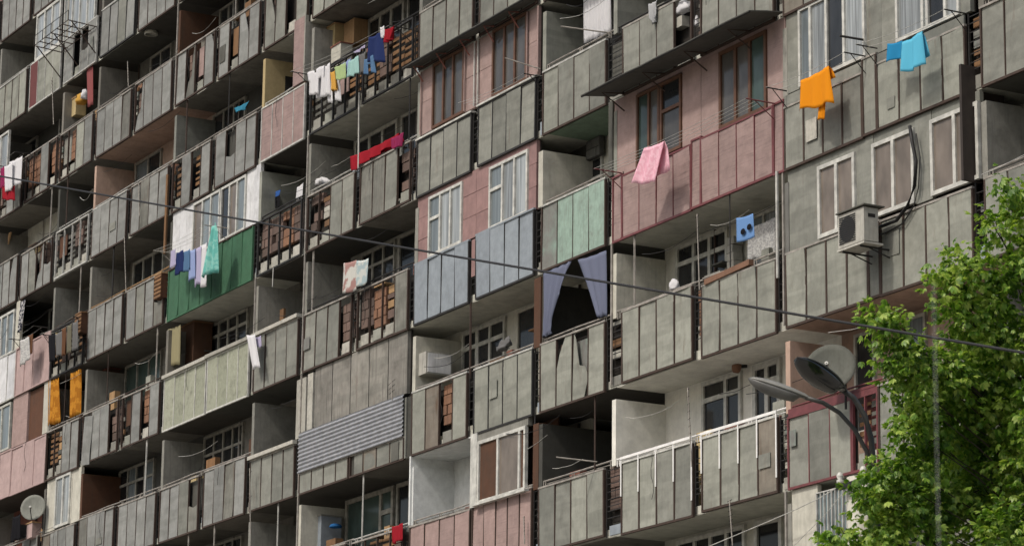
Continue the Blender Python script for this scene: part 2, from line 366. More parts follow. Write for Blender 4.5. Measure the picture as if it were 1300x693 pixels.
LIGHTC = {(0, 15), (0, 16), (-1, 15), (-1, 16), (-2, 15), (-2, 16), (-1, 17), (-1, 18), (0, 12), (0, 13), (3, 5), (3, 6), (1, 7), (1, 8), (2, 10), (2, 11), (3, 9), (-2, 17), (2, 15), (2, 16)}
rc = random.Random(3)
for f in range(FMIN, FMAX):
    for b in range(0, 22):
        if (f, b) in CLOSED or (f, b) == (1, 14): continue
        m_ = PLW if (f, b) in {(-1, 15), (-1, 16)} else PEACH if (f, b) in {(3, 5), (3, 6), (-1, 17), (-1, 18)} else SOFF if (f, b) in LIGHTC else rc.choice([SHADE, SHADE, DIRTSHADE, CONCD])  # the dark choices paint shade onto most loggia ceilings
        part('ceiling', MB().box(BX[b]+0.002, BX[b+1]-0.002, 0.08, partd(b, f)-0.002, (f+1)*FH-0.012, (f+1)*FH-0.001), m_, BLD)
PB = [0, 2, 4, 5, 7, 9, 10, 12, 14, 15, 17, 19, 20, 22]
pspec = {(0, 15): CREAM, (-1, 15): PLW, (1, 14): CREAM, (-1, 12): ROOMW, (0, 12): CREAM, (-1, 17): PEACH, (3, 5): PEACH, (2, 5): CONC, (3, 7): FC, (4, 7): BROWNM, (0, 7): CONC, (0, 5): BROWNM,
         (-1, 14): CONCD, (-1, 10): CREAM, (3, 9): CREAMY, (1, 10): CONC, (2, 10): CONC, (1, 9): CONC, (0, 14): SHADE, (2, 15): FC, (1, 5): CONC, (-2, 17): CONC, (0, 17): BLOCK, (1, 12): CONC}
for f in range(FMIN, FMAX+1):
    for b in PB:
        partition(f, b, pspec.get((f, b)) or random.choice([CONC, DIRTSHADE, DIRTSHADE, CONCD] if b < 9 else [CONC, CONC, DIRTSHADE, FCL]), edge=PIPE if (f, b) in {(1, 10), (1, 9), (0, 15), (2, 10), (0, 17), (-2, 17), (-1, 10), (4, 7), (0, 10)} else None)  # left-hand partitions take darker tones that imitate loggia shade

# ---------------------------------------------------------------- panels
PC = {}
def panel_mesh(kind, w, h, mat, var):
    key = (kind, round(w, 2), round(h, 2), mat.name, var)
    if key in PC: return PC[key]
    rs = random.Random(hash((kind, var, round(w, 2))) & 0xffff if False else (ord(kind)*31+var*7+int(w*100)))
    m = MB()
    if kind == 'c':       # a corner broken off near the top
        s = rs.uniform(0.25, 0.6)*h; k = rs.uniform(0.3, 0.7)*w
        poly = [(0, 0), (w, 0), (w, h-s), (w-0.4*k, h-s*0.55), (w-k, h), (0, h)] if var % 2 else [(0, 0), (w, 0), (w, h), (k, h), (0.35*k, h-s*0.5), (0, h-s)]
        m.prism(poly, 0, 0.012)
    elif kind == 'b':     # a jagged remnant
        poly = [(0, 0), (w*0.75, 0), (w, h*0.28), (w*0.8, h*0.45), (w*0.42, h*0.5), (w*0.2, h*0.9), (w*0.08, h)] if var % 2 else [(0.05*w, 0), (w, 0), (w, h), (w*0.8, h*0.95), (w*0.62, h*0.4), (0.3*w, h*0.3)]
        m.prism(poly, 0, 0.012)
    elif kind == 'h':     # only the lower part is left
        m.prism([(0, 0), (w, 0), (w, h*0.48), (w*0.5, h*0.44), (0, h*0.5)], 0, 0.012)
    else:
        b1, b2 = rs.uniform(-0.012, 0.02), rs.uniform(-0.01, 0.012)
        c1 = rs.uniform(0, 0.03) if var in (2, 5) else 0
        grid = []
        for i in range(4):
            u = i/3; row = []
            for j in range(6):
                v = j/5
                y = -(b1*math.sin(math.pi*u)*math.sin(math.pi*v) + b2*math.sin(2*math.pi*v)*u) - c1*(u**3)*(abs(v-0.5)*2)
                row.append((u*w, y, v*h))
            grid.append(row)
        m.sheet(grid, 0.012)
    me = m.mesh('panel', mat)
    PC[key] = me
    return me
NP = 0
def bricks(f, x0, x1, z0, z1, y, mat, parent, rh=0.21, bw=0.34, miss=0.08):
    k = R()
    if k < 0.28:
        part('infill_board', MB().box(x0+0.02, x1-0.02, y, y+0.02, z0+U(0, 0.15), z1-U(0, 0.15)), random.choice([BROWNM, WOOD, PATB, PINKP, CONC, FCD]), parent); return
    if k < 0.42:
        e = z0
        while e < z1-0.12:
            hh = U(0.08, 0.22); part('infill_board', MB().box(x0+U(0.01, 0.08), x1-U(0.01, 0.1), y+U(0, 0.03), y+0.05, e, min(e+hh, z1)), random.choice([WOOD, CONCL, BRICK, FCD, WOODL]), parent); e += hh+U(0.01, 0.06)
        return
    z = z0; r = 0
    while z + rh*0.6 < z1:
        x = x0 - (r % 2)*bw*0.5
        while x < x1:
            a, b = max(x, x0)+0.008, min(x+bw, x1)-0.008
            if b-a > 0.05 and R() > miss:
                key = ('brick', round(b-a, 2), mat.name)
                if key not in PC: PC[key] = MB().box(0, round(b-a, 2), 0, 0.09, 0, rh-0.018).mesh('brick', mat)
                link('brick', PC[key], parent, (a, y+U(-0.012, 0.012), z+0.01))
            x += bw
        z += rh; r += 1
def sides(f, x0, x1, zb, h, parapet, pat, fill):
    """what stands behind missing panels: edge blocks, dark slot, infill"""
    n = len(pat); w = (x1-x0)/n; z = f*FH
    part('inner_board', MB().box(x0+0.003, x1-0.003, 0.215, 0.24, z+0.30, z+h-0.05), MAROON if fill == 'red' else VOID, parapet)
    for i, c in enumerate(pat):
        a, b = x0+i*w, x0+(i+1)*w
        if c in 'xbcLot ':
            e = MB()
            e.box(a+0.08, b-0.07, 0.05, 0.072, z+0.05, z+0.29); part('edge_block', e, random.choice([CONCL, CONCL, CONC, FCL]), parapet)
        if c in 'xbct':
            zz = z+0.44 if R() < 0.7 else z+0.34
            bm = BRICKO if (fill == 'orange' or R() < 0.15) else BRICK
            if c in 'ct':
                bricks(f, a, b, z+0.8, z+h-0.06, 0.10, bm, BLD)
            else: bricks(f, a, b, zz, z+h-0.06, 0.10, bm, BLD)
        if c == 'L':
            s = MB(); k = z+0.42
            while k < z+h-0.1:
                s.box(a+0.01, b-0.01, 0.12, 0.135, k, k+U(0.05, 0.1)); k += U(0.13, 0.19)
            part('slat_infill', s, WOOD if R() < 0.5 else FCD, parapet, kind='stuff')
PCOUNT = 0
def par(f, x0, x1, pat, pm=FC, fm=RUST, h=1.3, top=PIPE, dz=0.0, fill='brick', bars=0.012, rail=True, y=0.0, sill=None, mats=None, fm2=None):
    """one balcony parapet: steel frame, sheet panels, rail, and the masonry behind it"""
    z = f*FH + dz; n = len(pat); w = (x1-x0)/n
    if pm is FC and x1 < -19.2: pm = FCG
    if h > 1: z += U(-0.02, 0.02); h += U(-0.035, 0.03)
    fr = MB()
    fr.box(x0-0.02, x1+0.02, y-0.018, y+0.03, z-0.03, z+0.012)
    fr.box(x0-0.02, x0+0.018, y-0.02, y+0.03, z+0.012, z+h)
    fr.box(x1-0.018, x1+0.02, y-0.02, y+0.03, z+0.012, z+h)
    for i in range(1, n):
        fr.box(x0+i*w-bars, x0+i*w+bars, y-0.016, y+0.028, z+0.012, z+h)
    P = part('balcony_parapet', fr, fm, BLD, (x0, 0, z))
    tr = MB(); tr.box(x0-0.02, x1+0.02, y-0.022, y+0.032, z+h, z+h+0.035)
    part('top_rail', tr, fm2 or (PIPE if fm is RUST else fm), P)
    for i, c in enumerate(pat):
        if c in 'xLo ': continue
        mt = mats[i] if mats else pm
        if not mats and pm in (FC, FCL, FCG) and R() < 0.16: mt = random.choice([OLDS, OLDS, OLDR, FCL, FC])
        var = random.randrange(6)
        me = panel_mesh(c, w-2*bars*0.4, h-0.012, mt, var)
        o = link('panel', me, P, (x0+i*w+bars*0.4, y+0.001, z+0.012))
        if c == 'p' and R() < 0.05 and pm in (FC, FCL, FCG):
            pw, ph_ = U(0.15, w*0.7), U(0.15, 0.5); q = (x0+i*w+U(0.03, w-pw-0.03), y-0.03, z+U(0.1, h-ph_-0.1))
            part('patch', MB().box(q[0], q[0]+pw, q[1], q[1]+0.008, q[2], q[2]+ph_), random.choice([FCL, FCD, FC, CONCL, PATB]), P)
        if c == 't': o.rotation_euler = (0, U(0.06, 0.14), 0); o.location.y -= 0.035; o.location.z -= 0.05
        elif c == 'p': o.rotation_euler = (U(-0.014, 0.014), U(-0.007, 0.007), U(-0.01, 0.01)); o.location.y -= U(0, 0.008)
    if h > 1: P.rotation_euler = (U(-0.006, 0.006), U(-0.004, 0.004), 0)
    if any(c in 'xbcLot ' for c in pat): sides(f, x0, x1, z, h, P, pat, fill)
    else: part('inner_board', MB().box(x0+0.003, x1-0.003, 0.10, 0.13, z+0.16, z+h-0.03), CONCD, P)
    if sill:
        part('sill', MB().box(x0-0.05, x1+0.05, y-(0.05 if sill is WHITE else 0.08), y+0.22, z+h+0.036, z+h+(0.075 if sill is WHITE else 0.12)), sill, P)
    return P
def handrail(f, x0, x1, mat=PIPE, z=1.42, y=0.06, r=0.018, posts=True, low=True):
    Z = f*FH+z; m = MB()
    pts = []; n = max(2, int((x1-x0)/0.7))
    for i in range(n+1):
        pts.append((x0+(x1-x0)*i/n, y+U(-0.012, 0.012), Z+U(-0.012, 0.012)))
    m.tube(pts, r, 5)
    if low: m.tube([(x0, y+0.03, Z-0.05), (x1, y+0.03, Z-0.055)], r*0.6, 5)
    if posts:
        x = x0+0.1
        while x < x1:
            m.tube([(x, y, Z-0.14), (x, y, Z)], 0.012, 4); m.tube([(x+0.08, y, Z-0.14), (x+0.08, y, Z)], 0.012, 4)
            x += U(1.1, 1.6)
    part('handrail', m, mat, BLD)
def gap(f, x0, x1, style='ladder', h=1.3):
    z = f*FH; m = MB()
    m.box(x0+0.01, x0+0.03, 0.03, 0.05, z, z+h); m.box(x1-0.05, x1-0.03, 0.03, 0.05, z, z+h)
    k = z+0.35
    while k < z+h:
        m.box(x0+0.035, x1-0.055, 0.04, 0.052, k, k+0.014); k += U(0.09, 0.2)
    part('gap_frame', m, DARK, BLD)
    part('inner_board', MB().box(x0-0.02, x1+0.02, 0.2, 0.22, z+0.3, z+h), VOID, BLD)
    if R() < 0.7: part('edge_block', MB().box(x0+0.08, x1-0.08, 0.06, 0.074, z+0.03, z+U(0.2, 0.32)), random.choice([CONCL, CONC, CONC, BLUE]), BLD)
    if style in ('brick', 'orange'):
        bricks(f, x0+0.04, x1-0.03, z+(0.42 if style == 'orange' else 0.5), z+h-0.03, 0.10, BRICKO if style == 'orange' else BRICK, BLD, miss=0.05)
    elif style == 'pink':
        part('infill_board', MB().box(x0+0.03, x1-0.03, 0.028, 0.040, z+0.52, z+h), PINKW, BLD)
    elif style == 'ladder':
        k = z+0.4
        while k < z+h-0.08:
            hh = U(0.06, 0.16)
            if R() < 0.7: part('infill_scrap', MB().box(x0+0.06, x1-0.07-U(0, 0.08), 0.10, 0.14, k, k+hh), random.choice([BRICK, CONC, CONCL, WOOD, FC, PATB, DARK]), BLD)
            k += hh+U(0.03, 0.1)

def bay(f, b, pat='pppp', x0=None, x1=None, **k):
    a = BX[b] if x0 is None else x0; c = (BX[b+1]-0.33) if x1 is None else x1
    if b == 15 and x0 is None: a = -2.42
    return par(f, a, c, pat, **k)

done = set()
def B(f, b, pat='pppp', g='ladder', hr=PIPE, **k):
    done.add((f, b)); o = bay(f, b, pat, **k)
    if g: gap(f, BX[b+1]-0.31, (BX[b+1] if b+1 != 15 else -2.42)-0.02, g)
    if hr: handrail(f, BX[b]-0.05, BX[b+1]-0.05, hr)
    return o
LTS = plain('light_steel', (0.45, 0.45, 0.42), rough=0.55, noise_amt=0.4)
# floor -1
FRESH = plain('fresh_white_paint', (0.78, 0.78, 0.76), rough=0.5, noise_amt=0.15)
B(-1, 15, fm=RUST, fm2=WHITE, pm=FCL, hr=FRESH, bars=0.02, g='ladder'); B(-1, 16, fm=RUST, fm2=WHITE, pm=FCL, hr=FRESH, bars=0.02)
B(-1, 14, 'pppp', g='brick', dz=0.03, h=1.24); B(-1, 17, 'ppp', fm=REDP, fm2=REDP, hr=REDP, x0=3.12, x1=4.98, g=None, h=1.16); par(-1, 5.02, 5.72, 'LL', fm=REDP, fm2=REDP, fill='red'); part('red_rail_board', MB().box(3.12, 5.72, -0.01, 0.02, -FH+1.20, -FH+1.36), REDP, BLD); B(-1, 18, 'pppp', hr=PIPE, x0=5.78, x1=8.4)
B(-1, 12, 'pppp', pm=PINKP, g='brick', x1=-8.42); B(-1, 13, 'ppppp', pm=PINKP, x0=-8.3, x1=-5.86, g='ladder')
B(-1, 10, 'LxLx'); B(-1, 11, 'xLLx', hr=LTS); B(-1, 9); B(-1, 8); B(-1, 7)
for b_, q0, q1 in ((15, -2.42, 0.04), (16, 0.37, 2.77)):
    for i in range(5):
        x = q0+(q1-q0)*i/4; part('painted_bar', MB().box(x-0.017, x+0.017, -0.034, -0.021, -FH+(0.68 if i < 4 else 0.25), -FH+1.36), FRESH, BLD)
    part('painted_rail', MB().box(q0-0.02, q1+0.02, -0.04, -0.021, -FH+1.36, -FH+1.41), FRESH, BLD)
# floor 0
done |= {(0, 17), (0, 18)}
par(0, 3.1, 5.52, 'pppp', pm=FCL, top=RUST, bars=0.02, h=1.26); par(0, 5.56, 5.86, 'p', pm=FC, h=1.26, bars=0.02); par(0, 5.9, 8.38, 'pppp', pm=FCL, bars=0.02, h=1.24)
gap(0, 8.4, 8.72)
B(0, 19, g='ladder'); B(0, 16, pm=FCL, bars=0.02); B(0, 15, pm=FCL, g='orange', bars=0.02); B(0, 14, 'pcbp', pm=FCL); B(0, 13, fm2=LTS, pm=FCL, fm=DARK); B(0, 12, 'ppxp', fm2=LTS, g='orange', pm=FCL, fill='orange')
B(0, 9, hr=None, sill=CONCL, h=1.14); B(0, 8); B(0, 7, 'ppph', g='brick'); B(0, 6); B(0, 5); B(0, 4); B(0, 3, 'pLpp'); B(0, 2)
# floor 1
done |= {(1, 15), (1, 16), (1, 17), (1, 18)}
P1 = par(1, -2.78, -2.45, 'p', pm=PINK, fm=REDP, h=1.22); par(1, -2.43, 0.0, 'pppp', pm=PINK, fm=REDP, h=1.20, bars=0.011)
par(1, 0.03, 0.34, 'p', pm=PINK, fm=REDP, h=1.25, bars=0.02); par(1, 0.37, 2.72, 'pppp', pm=PINK, fm=REDP, h=1.22, bars=0.011); par(1, 2.75, 3.06, 'p', pm=PINK, fm=REDP, h=1.22)
par(1, 3.1, 5.42, 'pppp', pm=FC, h=1.08, bars=0.02); par(1, 5.46, 5.84, 'p', pm=FC, h=1.30, bars=0.02); par(1, 5.88, 8.28, 'pppp', pm=FCL, h=1.08, bars=0.02)
part('sill_board', MB().box(3.1, 5.42, -0.012, 0.02, FH+1.12, FH+1.30), FC, BLD); part('sill_board', MB().box(5.88, 8.28, -0.012, 0.02, FH+1.12, FH+1.30), FC, BLD)
gap(1, 8.32, 8.7)
B(1, 19, pm=FC)
B(1, 14, pm=PATINA, fm2=LTS, bars=0.006, mats=[PATB, PATINA, PATINA, PATINA], hr=PIPE); B(1, 13, pm=BLUE, hr=None, fm2=BLUE, fm=DARK, bars=0.006); B(1, 12, pm=BLUE, g='pink', hr=None, fm2=BLUE, fm=DARK, bars=0.006)
B(1, 10, 'pppx', hr=DARK, g='brick'); B(1, 11, 'xxxp', hr=DARK); B(1, 9, hr=None, sill=CONCL, pm=FC)
B(1, 7, pm=FCW, fm=WHITE, fm2=WHITE, g=None, x1=-22.25, sill=CONCL, hr=None, bars=0.014); B(1, 8, pm=FCW, fm=WHITE, fm2=WHITE, sill=CONCL, hr=None, bars=0.014)
B(1, 5, 'tppx'); B(1, 6, 'xpxp', hr=RUST); B(1, 4, 'Lxpp'); B(1, 3, 'ppp', pm=PINKL, fm=PINKL, fm2=PINKL, hr=None, g=None, x1=-33.25); B(1, 2, 'ppp', pm=PINKL, fm=PINKL, fm2=PINKL, hr=None, g=None, x1=-36.0); B(1, 1, 'ppp', pm=PINKL, fm=PINKL, hr=None)
# floor 2
B(2, 15, 'pppo', g='ladder', hr=DARK); B(2, 16, hr=DARK); B(2, 17); B(2, 18)
B(2, 14, fm2=LTS, pm=FC, hr=PIPE, g='brick'); B(2, 13, hr=None, fm=DARK, sill=WHITE, h=1.24); B(2, 12, hr=None, fm=DARK, h=1.2, sill=WHITE)
B(2, 11, 'pppx', hr=LTS); B(2, 10, 'xxpp', hr=LTS, g='brick'); B(2, 9, 'xxxx', hr=DARK, fm=DARK, g='brick')
B(2, 7, pm=GREEN, fm=GREEN, fm2=RUST, bars=0.006, g=None, x1=-22.13, hr=None); B(2, 8, pm=GREEN, fm=GREEN, fm2=RUST, bars=0.006, hr=None)
B(2, 6, 'ppph', hr=WOODL); B(2, 5, hr=WOODL); B(2, 4, 'LxLL', hr=RUST, fm=DARK); B(2, 3, 'pppp', pm=PINKL, fm=PINKL, hr=None, g=None, x1=-33.25); B(2, 2, 'pppp', pm=WHITEP, fm=LTS, hr=None, g=None, x1=-36.0); B(2, 1)
# floor 3
B(3, 12, h=1.25, hr=PIPE, dz=0.06); B(3, 13, h=1.25, dz=0.06); B(3, 14)
B(3, 10, 'LLxL', hr=DARK, fm=DARK, g='ladder'); B(3, 11, 'LxLL', hr=DARK, fm=DARK)
B(3, 9, pm=PINK, fm=LTS, fm2=WHITE, hr=WHITE, bars=0.014)
B(3, 8, 'phpp'); B(3, 7, 'LpLp'); B(3, 6, hr=LTS); B(3, 5, hr=LTS, fm2=LTS); B(3, 4, 'xLxL', fm=LTS, hr=LTS); B(3, 3, 'pcbh', hr=DARK); B(3, 2, 'pppc', hr=DARK); B(3, 1)
# floor 4
B(4, 9, 'cpop'); B(4, 10); B(4, 11); B(4, 8, 'pxcp'); B(4, 7, 'pbxc'); B(4, 6, 'bppp'); B(4, 5); B(4, 4, 'xxpp', fill='orange'); B(4, 3, 'xxpx'); B(4, 2, 'xLpp'); B(4, 1)
# floor 5
B(5, 7); B(5, 6); B(5, 5, fm2=LTS, fm=DARK, hr=LTS); B(5, 4, 'pohp', fm=LTS, hr=None); B(5, 3, 'pppp', fm=LTS, fm2=WHITE, hr=None, mats=[MAROON, FCL, FCL, FCL]); B(5, 2, pm=FCL, fm2=LTS, hr=LTS); B(5, 1)
# floor 6
B(6, 3); B(6, 2); B(6, 4); B(6, 1); B(6, 0)
# rest of the block, outside or at the margin of the view: one sheet per balcony
for f in range(FMIN, FMAX+1):
    for b in range(BMIN, BMAX):
        if (f, b) in done: continue
        part('plain_parapet', MB().box(BX[b], BX[b+1]-0.3, 0, 0.03, f*FH, f*FH+1.3), FC, BLD)
        part('inner_board', MB().box(BX[b+1]-0.29, BX[b+1]-0.01, 0.03, 0.05, f*FH, f*FH+1.3), CONCD, BLD)

# ---------------------------------------------------------------- windows
def window(x0, x1, z0, z1, y, lights=3, fm=OFFW, gm=GLASS, fw=0.06, transom=None, trl=None, dep=0.07, name='window', panes=None, splits=None, sill=False):
    """frame proud of the wall, each pane a piece of its own. y = front face of the frame"""
    fr = MB()
    fr.box(x0, x1, y, y+dep, z0, z0+fw); fr.box(x0, x1, y, y+dep, z1-fw, z1)
    fr.box(x0, x0+fw, y, y+dep, z0+fw, z1-fw); fr.box(x1-fw, x1, y, y+dep, z0+fw, z1-fw)
    xs = splits or [i/lights for i in range(lights+1)]
    xs = [x0+fw+(x1-x0-2*fw)*t for t in xs]
    mm = fw*0.55
    for t in xs[1:-1]: fr.box(t-mm, t+mm, y+0.002, y+dep-0.002, z0+fw, z1-fw)
    W = part(name, fr, fm, BLD, (x0, y, z0))
    tm = MB()
    for i in range(len(xs)-1):
        a = xs[i]+(mm if i else 0); b = xs[i+1]-(mm if i < len(xs)-2 else 0)
        hasT = transom and (trl is None or i in trl)
        seg = [(z0+fw, z1-fw)]
        if hasT:
            zt = z0+(z1-z0)*transom
            tm.box(a, b, y+0.004, y+dep-0.004, zt-mm, zt+mm); seg = [(z0+fw, zt-mm), (zt+mm, z1-fw)]
        for k, (c, d) in enumerate(seg):
            gg = panes[i] if panes else gm
            if isinstance(gg, (list, tuple)): gg = gg[k % len(gg)]
            part('pane', MB().box(a, b, y+dep*0.55, y+dep*0.55+0.012, c, d), gg, W)
    if tm.v: part('transom', tm, fm, W)
    if sill: part('sill', MB().box(x0-0.06, x1+0.06, y-0.08, y+0.02, z0-0.05, z0), fm, W)
    return W
def bw(f, xa, xb, lights=3, z0=0.95, z1=2.72, **k):
    """window on the back wall, its sides surveyed as picture columns"""
    Z = f*FH+1.9; y = k.pop('y', DEP-0.06)
    if xb < 560 and f != 2: k.setdefault('fm', OFFD)
    return window(XP(xa, y, Z), XP(xb, y, Z), f*FH+z0, f*FH+z1, y, lights, **k)
bw(0, 857, 923, 3, transom=0.79, fw=0.08); bw(0, 948, 990, 2, panes=[GLASSB, GLASSP], transom=0.8, fm=OFFW)
bw(-1, 890, 940, 3, transom=0.8, fm=WHITE, fw=0.08, z1=2.74, splits=[0, 0.62, 1]); bw(-1, 955, 990, 2, z0=0.16, transom=0.86, fm=WHITE, fw=0.1, z1=2.74, name='balcony_door')
bw(-2, 858, 945, 4, fm=WHITE, transom=0.6, fw=0.08); bw(-2, 957, 992, 1, fm=WHITE, transom=0.55, fw=0.1, z0=0.16, name='balcony_door')
bw(0, 585, 640, 3, transom=0.78, fw=0.08); bw(0, 655, 680, 1, z0=0.16, name='balcony_door', fm=CREAM)
bw(1, 457, 500, 3, transom=0.78); bw(1, 505, 527, 1, z0=0.16, name='balcony_door')
bw(2, 449, 503, 3, fw=0.08, transom=0.7, trl=[1]); bw(2, 508, 532, 1, z0=0.16, name='balcony_door')
bw(3, 465, 512, 3, fw=0.1); bw(3, 516, 535, 1, z0=0.16, name='balcony_door')
bw(1, 263, 313, 4, transom=0.8, fw=0.07, z1=2.76); bw(0, 257, 307, 4, transom=0.72, fw=0.06); bw(0, 149, 194, 4, transom=0.76, panes=[GLASS, GLASSB, GLASS, GLASSB])
bw(1, 157, 203, 3, fw=0.05, z1=2.72, gm=GLASST); bw(2, 167, 206, 3, fw=0.07); bw(3, 170, 203, 2, fw=0.07, panes=[GLASSB, GLASS]); bw(4, 189, 216, 2, fw=0.06)
bw(-1, 437, 498, 2, fw=0.1, splits=[0, 0.76, 1], transom=0.7, trl=[1], gm=GLASST); bw(-1, 502, 520, 1, fw=0.09, z0=0.16, name='balcony_door')
bw(3, 268, 310, 3, fw=0.06); bw(4, 277, 322, 4, fw=0.06); bw(-1, 262, 305, 4, transom=0.6, fw=0.06)
bw(-1, 1084, 1110, 1, fm=OFFW, z1=2.7); bw(-1, 1150, 1175, 1, z1=2.7, gm=GLASSB); bw(1, 66, 98, 2); bw(4, 20, 45, 2); bw(5, 195, 225, 2); bw(2, 60, 95, 2)
bw(-1, 150, 190, 3); bw(-1, 170, 200, 3)
# doors in the narrow bays
window(XP(743, DEP-0.05, FH+1.9), XP(764, DEP-0.05, FH+1.9), FH+0.2, FH+2.45, DEP-0.055, 1, fm=WHITE, transom=0.80, name='balcony_door')
part('dark_pier', MB().box(-2.98, -2.83, 0.0, 1.0, FH+1.3, 2*FH-0.02), FCD, BLD)
window(XP(744, 1.5, -FH+1.9), XP(766, 1.5, -FH+1.9), -FH+0.2, -FH+2.3, 1.5, 1, fm=CONC, name='balcony_door')
part('door_wall', MB().box(BX[14]+0.1, BX[15]-0.15, 1.575, 1.66, -FH+0.152, -0.003), CONCD, BLD)
part('ceiling_board', MB().box(BX[14]+0.1, BX[15]-0.12, 0.09, DEP-0.01, 2*FH-0.02, 2*FH-0.001), SOFG, BLD)

# ---------------------------------------------------------------- closed-in balconies (wall in the front plane)
def clad(f, x0, x1, mat, z0=1.34, z1=2.78, y0=0.04, y1=0.12, w=0.62, joint=0.01, rows=1, name='wall_panel'):
    n = max(1, round((x1-x0)/w)); ww = (x1-x0)/n; hh = (z1-z0)/rows
    for i in range(n):
        for r in range(rows):
            key = (name, round(ww, 3), round(hh, 3), mat.name)
            if key not in PC: PC[key] = MB().box(joint/2, ww-joint/2, 0, y1-y0, joint/2, hh-joint/2).mesh(name, mat)
            link(name, PC[key], BLD, (x0+i*ww, y0+U(-0.004, 0.004), f*FH+z0+r*hh))
def backing(f, x0, x1, z0=1.34, z1=2.78, y0=0.121, mat=VOID):
    part('backing', MB().box(x0, x1, y0, y0+0.03, f*FH+z0, f*FH+z1), mat, BLD)
def fx(x, f, z=2.0): return XP(x, 0.0, f*FH+z)
def front_window(f, xa, xb, z0=1.36, z1=2.62, **k):
    return window(fx(xa, f), fx(xb, f), f*FH+z0, f*FH+z1, k.pop('y', 0.0), **k)
# pink room with white windows
a, b = BX[12]-0.02, BX[14]-0.33
backing(1, a, b)
for s, e in ((a, fx(543, 1)), (fx(585.5, 1), fx(620, 1)), (fx(669, 1), b)): clad(1, s, e, PINKW, rows=3)
for s, e in ((543, 585.5), (620, 669)): front_window(1, s, e, lights=3, fm=WHITE, gm=GLASSP, fw=0.06, transom=0.62, trl=[0], z1=2.66, z0=1.34, panes=[GLASSB, GLASSP, GLASSP]); part('lintel', MB().box(fx(s, 1), fx(e, 1), 0.04, 0.12, FH+2.66, FH+2.78), PINKW, BLD)
# pink room above with brown windows and white pipes
backing(2, a, b)
for s, e in ((a, fx(548, 2)), (fx(588, 2), fx(624, 2)), (fx(668, 2), b)): clad(2, s, e, PINKP, rows=2)
for s, e in ((548, 588), (624, 668)): front_window(2, s, e, lights=3, fm=BRFR, gm=GLASS, fw=0.06, z1=2.78, z0=1.34, panes=[GLASSD, GLASSD, GLASSD])
for x in (589.5, 602, 606.5, 669, 683, 534): part('pipe', MB().tube([(fx(x, 2), 0.0, 2*FH+1.35), (fx(x, 2), 0.0, 2*FH+2.75)], 0.02), LTS if x in (602, 606.5) else PINKP, BLD)
# room with brown windows beside the towel
a, b = -2.82, 3.08
backing(1, a, b, z0=1.22)
for s, e in ((a, fx(807, 1)), (fx(864, 1), fx(912, 1)), (fx(972, 1), b)): clad(1, s, e, PINKP, z0=1.24, w=0.6)
front_window(1, 807, 864, lights=4, fm=BRFR, gm=GLASS, fw=0.06, z0=1.24, z1=2.66, splits=[0, 0.26, 0.5, 0.56, 1], transom=0.6, trl=[3], panes=[GLASST, GLASSD, GLASS, [GLASSD, GLASS]])
front_window(1, 912, 972, lights=3, fm=BRFR, gm=GLASS, fw=0.07, z0=1.24, z1=2.7, panes=[GLASSD, GLASSD, GLASST])
part('lintel', MB().box(fx(807, 1), fx(972, 1), 0.045, 0.12, 2*FH-0.10, 2*FH-0.003), PINKP, BLD)
# grey rooms on the right, white windows
a, b = 3.1, 8.4
backing(1, a, b)
for s, e in ((a, fx(1013, 1)), (fx(1097, 1), fx(1136, 1)), (fx(1216, 1), b)): clad(1, s, e, FC, w=0.5)
front_window(1, 1013, 1097, lights=4, fm=WHITE, fw=0.06, z1=2.78, splits=[0, 0.16, 0.42, 0.7, 1], panes=[GLASSB, GLASSP, GLASS, GLASSP])
front_window(1, 1136, 1216, lights=4, fm=WHITE, fw=0.06, z1=2.78, splits=[0, 0.42, 0.5, 0.8, 1], panes=[GLASSP, GLASSB, GLASS, GLASSP])
part('lintel', MB().box(a, b, 0.05, 0.12, 2*FH-0.02, 2*FH-0.001), FC, BLD)
backing(0, a, b, z0=1.3)
for s, e in ((a, fx(1038, 0)), (fx(1085, 0), fx(1107, 0)), (fx(1160, 0), fx(1181, 0))): clad(0, s, e, FC, z0=1.3, z1=2.78, w=0.8)
for s, e, n in ((1038, 1085, 2), (1107, 1160, 2), (1181, 1242, 2)):
    front_window(0, s, e, lights=n, fm=WHITE, gm=GLASSM, fw=0.07, z0=1.33, z1=2.6, y=-0.01)
    part('lintel', MB().box(fx(s, 0), fx(e, 0), 0.045, 0.12, 2.6, 2.78), FC, BLD)
# closed balcony of streaked tall sheets
a, b = fx(397, 0), BX[12]-0.35
backing(0, fx(377, 0), b)
clad(0, a, b, weathered('streaked_sheet', (0.27, 0.26, 0.23), (0.21, 0.20, 0.18), grime=0.6, streak=0.9, rust=0.6), w=1.0, z0=1.38, z1=2.78, rows=1, joint=0.045)
part('white_board', MB().box(fx(389, 0), a-0.06, 0.02, 0.1, 1.38, 2.7), CONCL, BLD)
part('broken_pier', MB().box(fx(375, 0), fx(387, 0), 0.02, 0.3, 1.3, 2.66), CONCL, BLD)
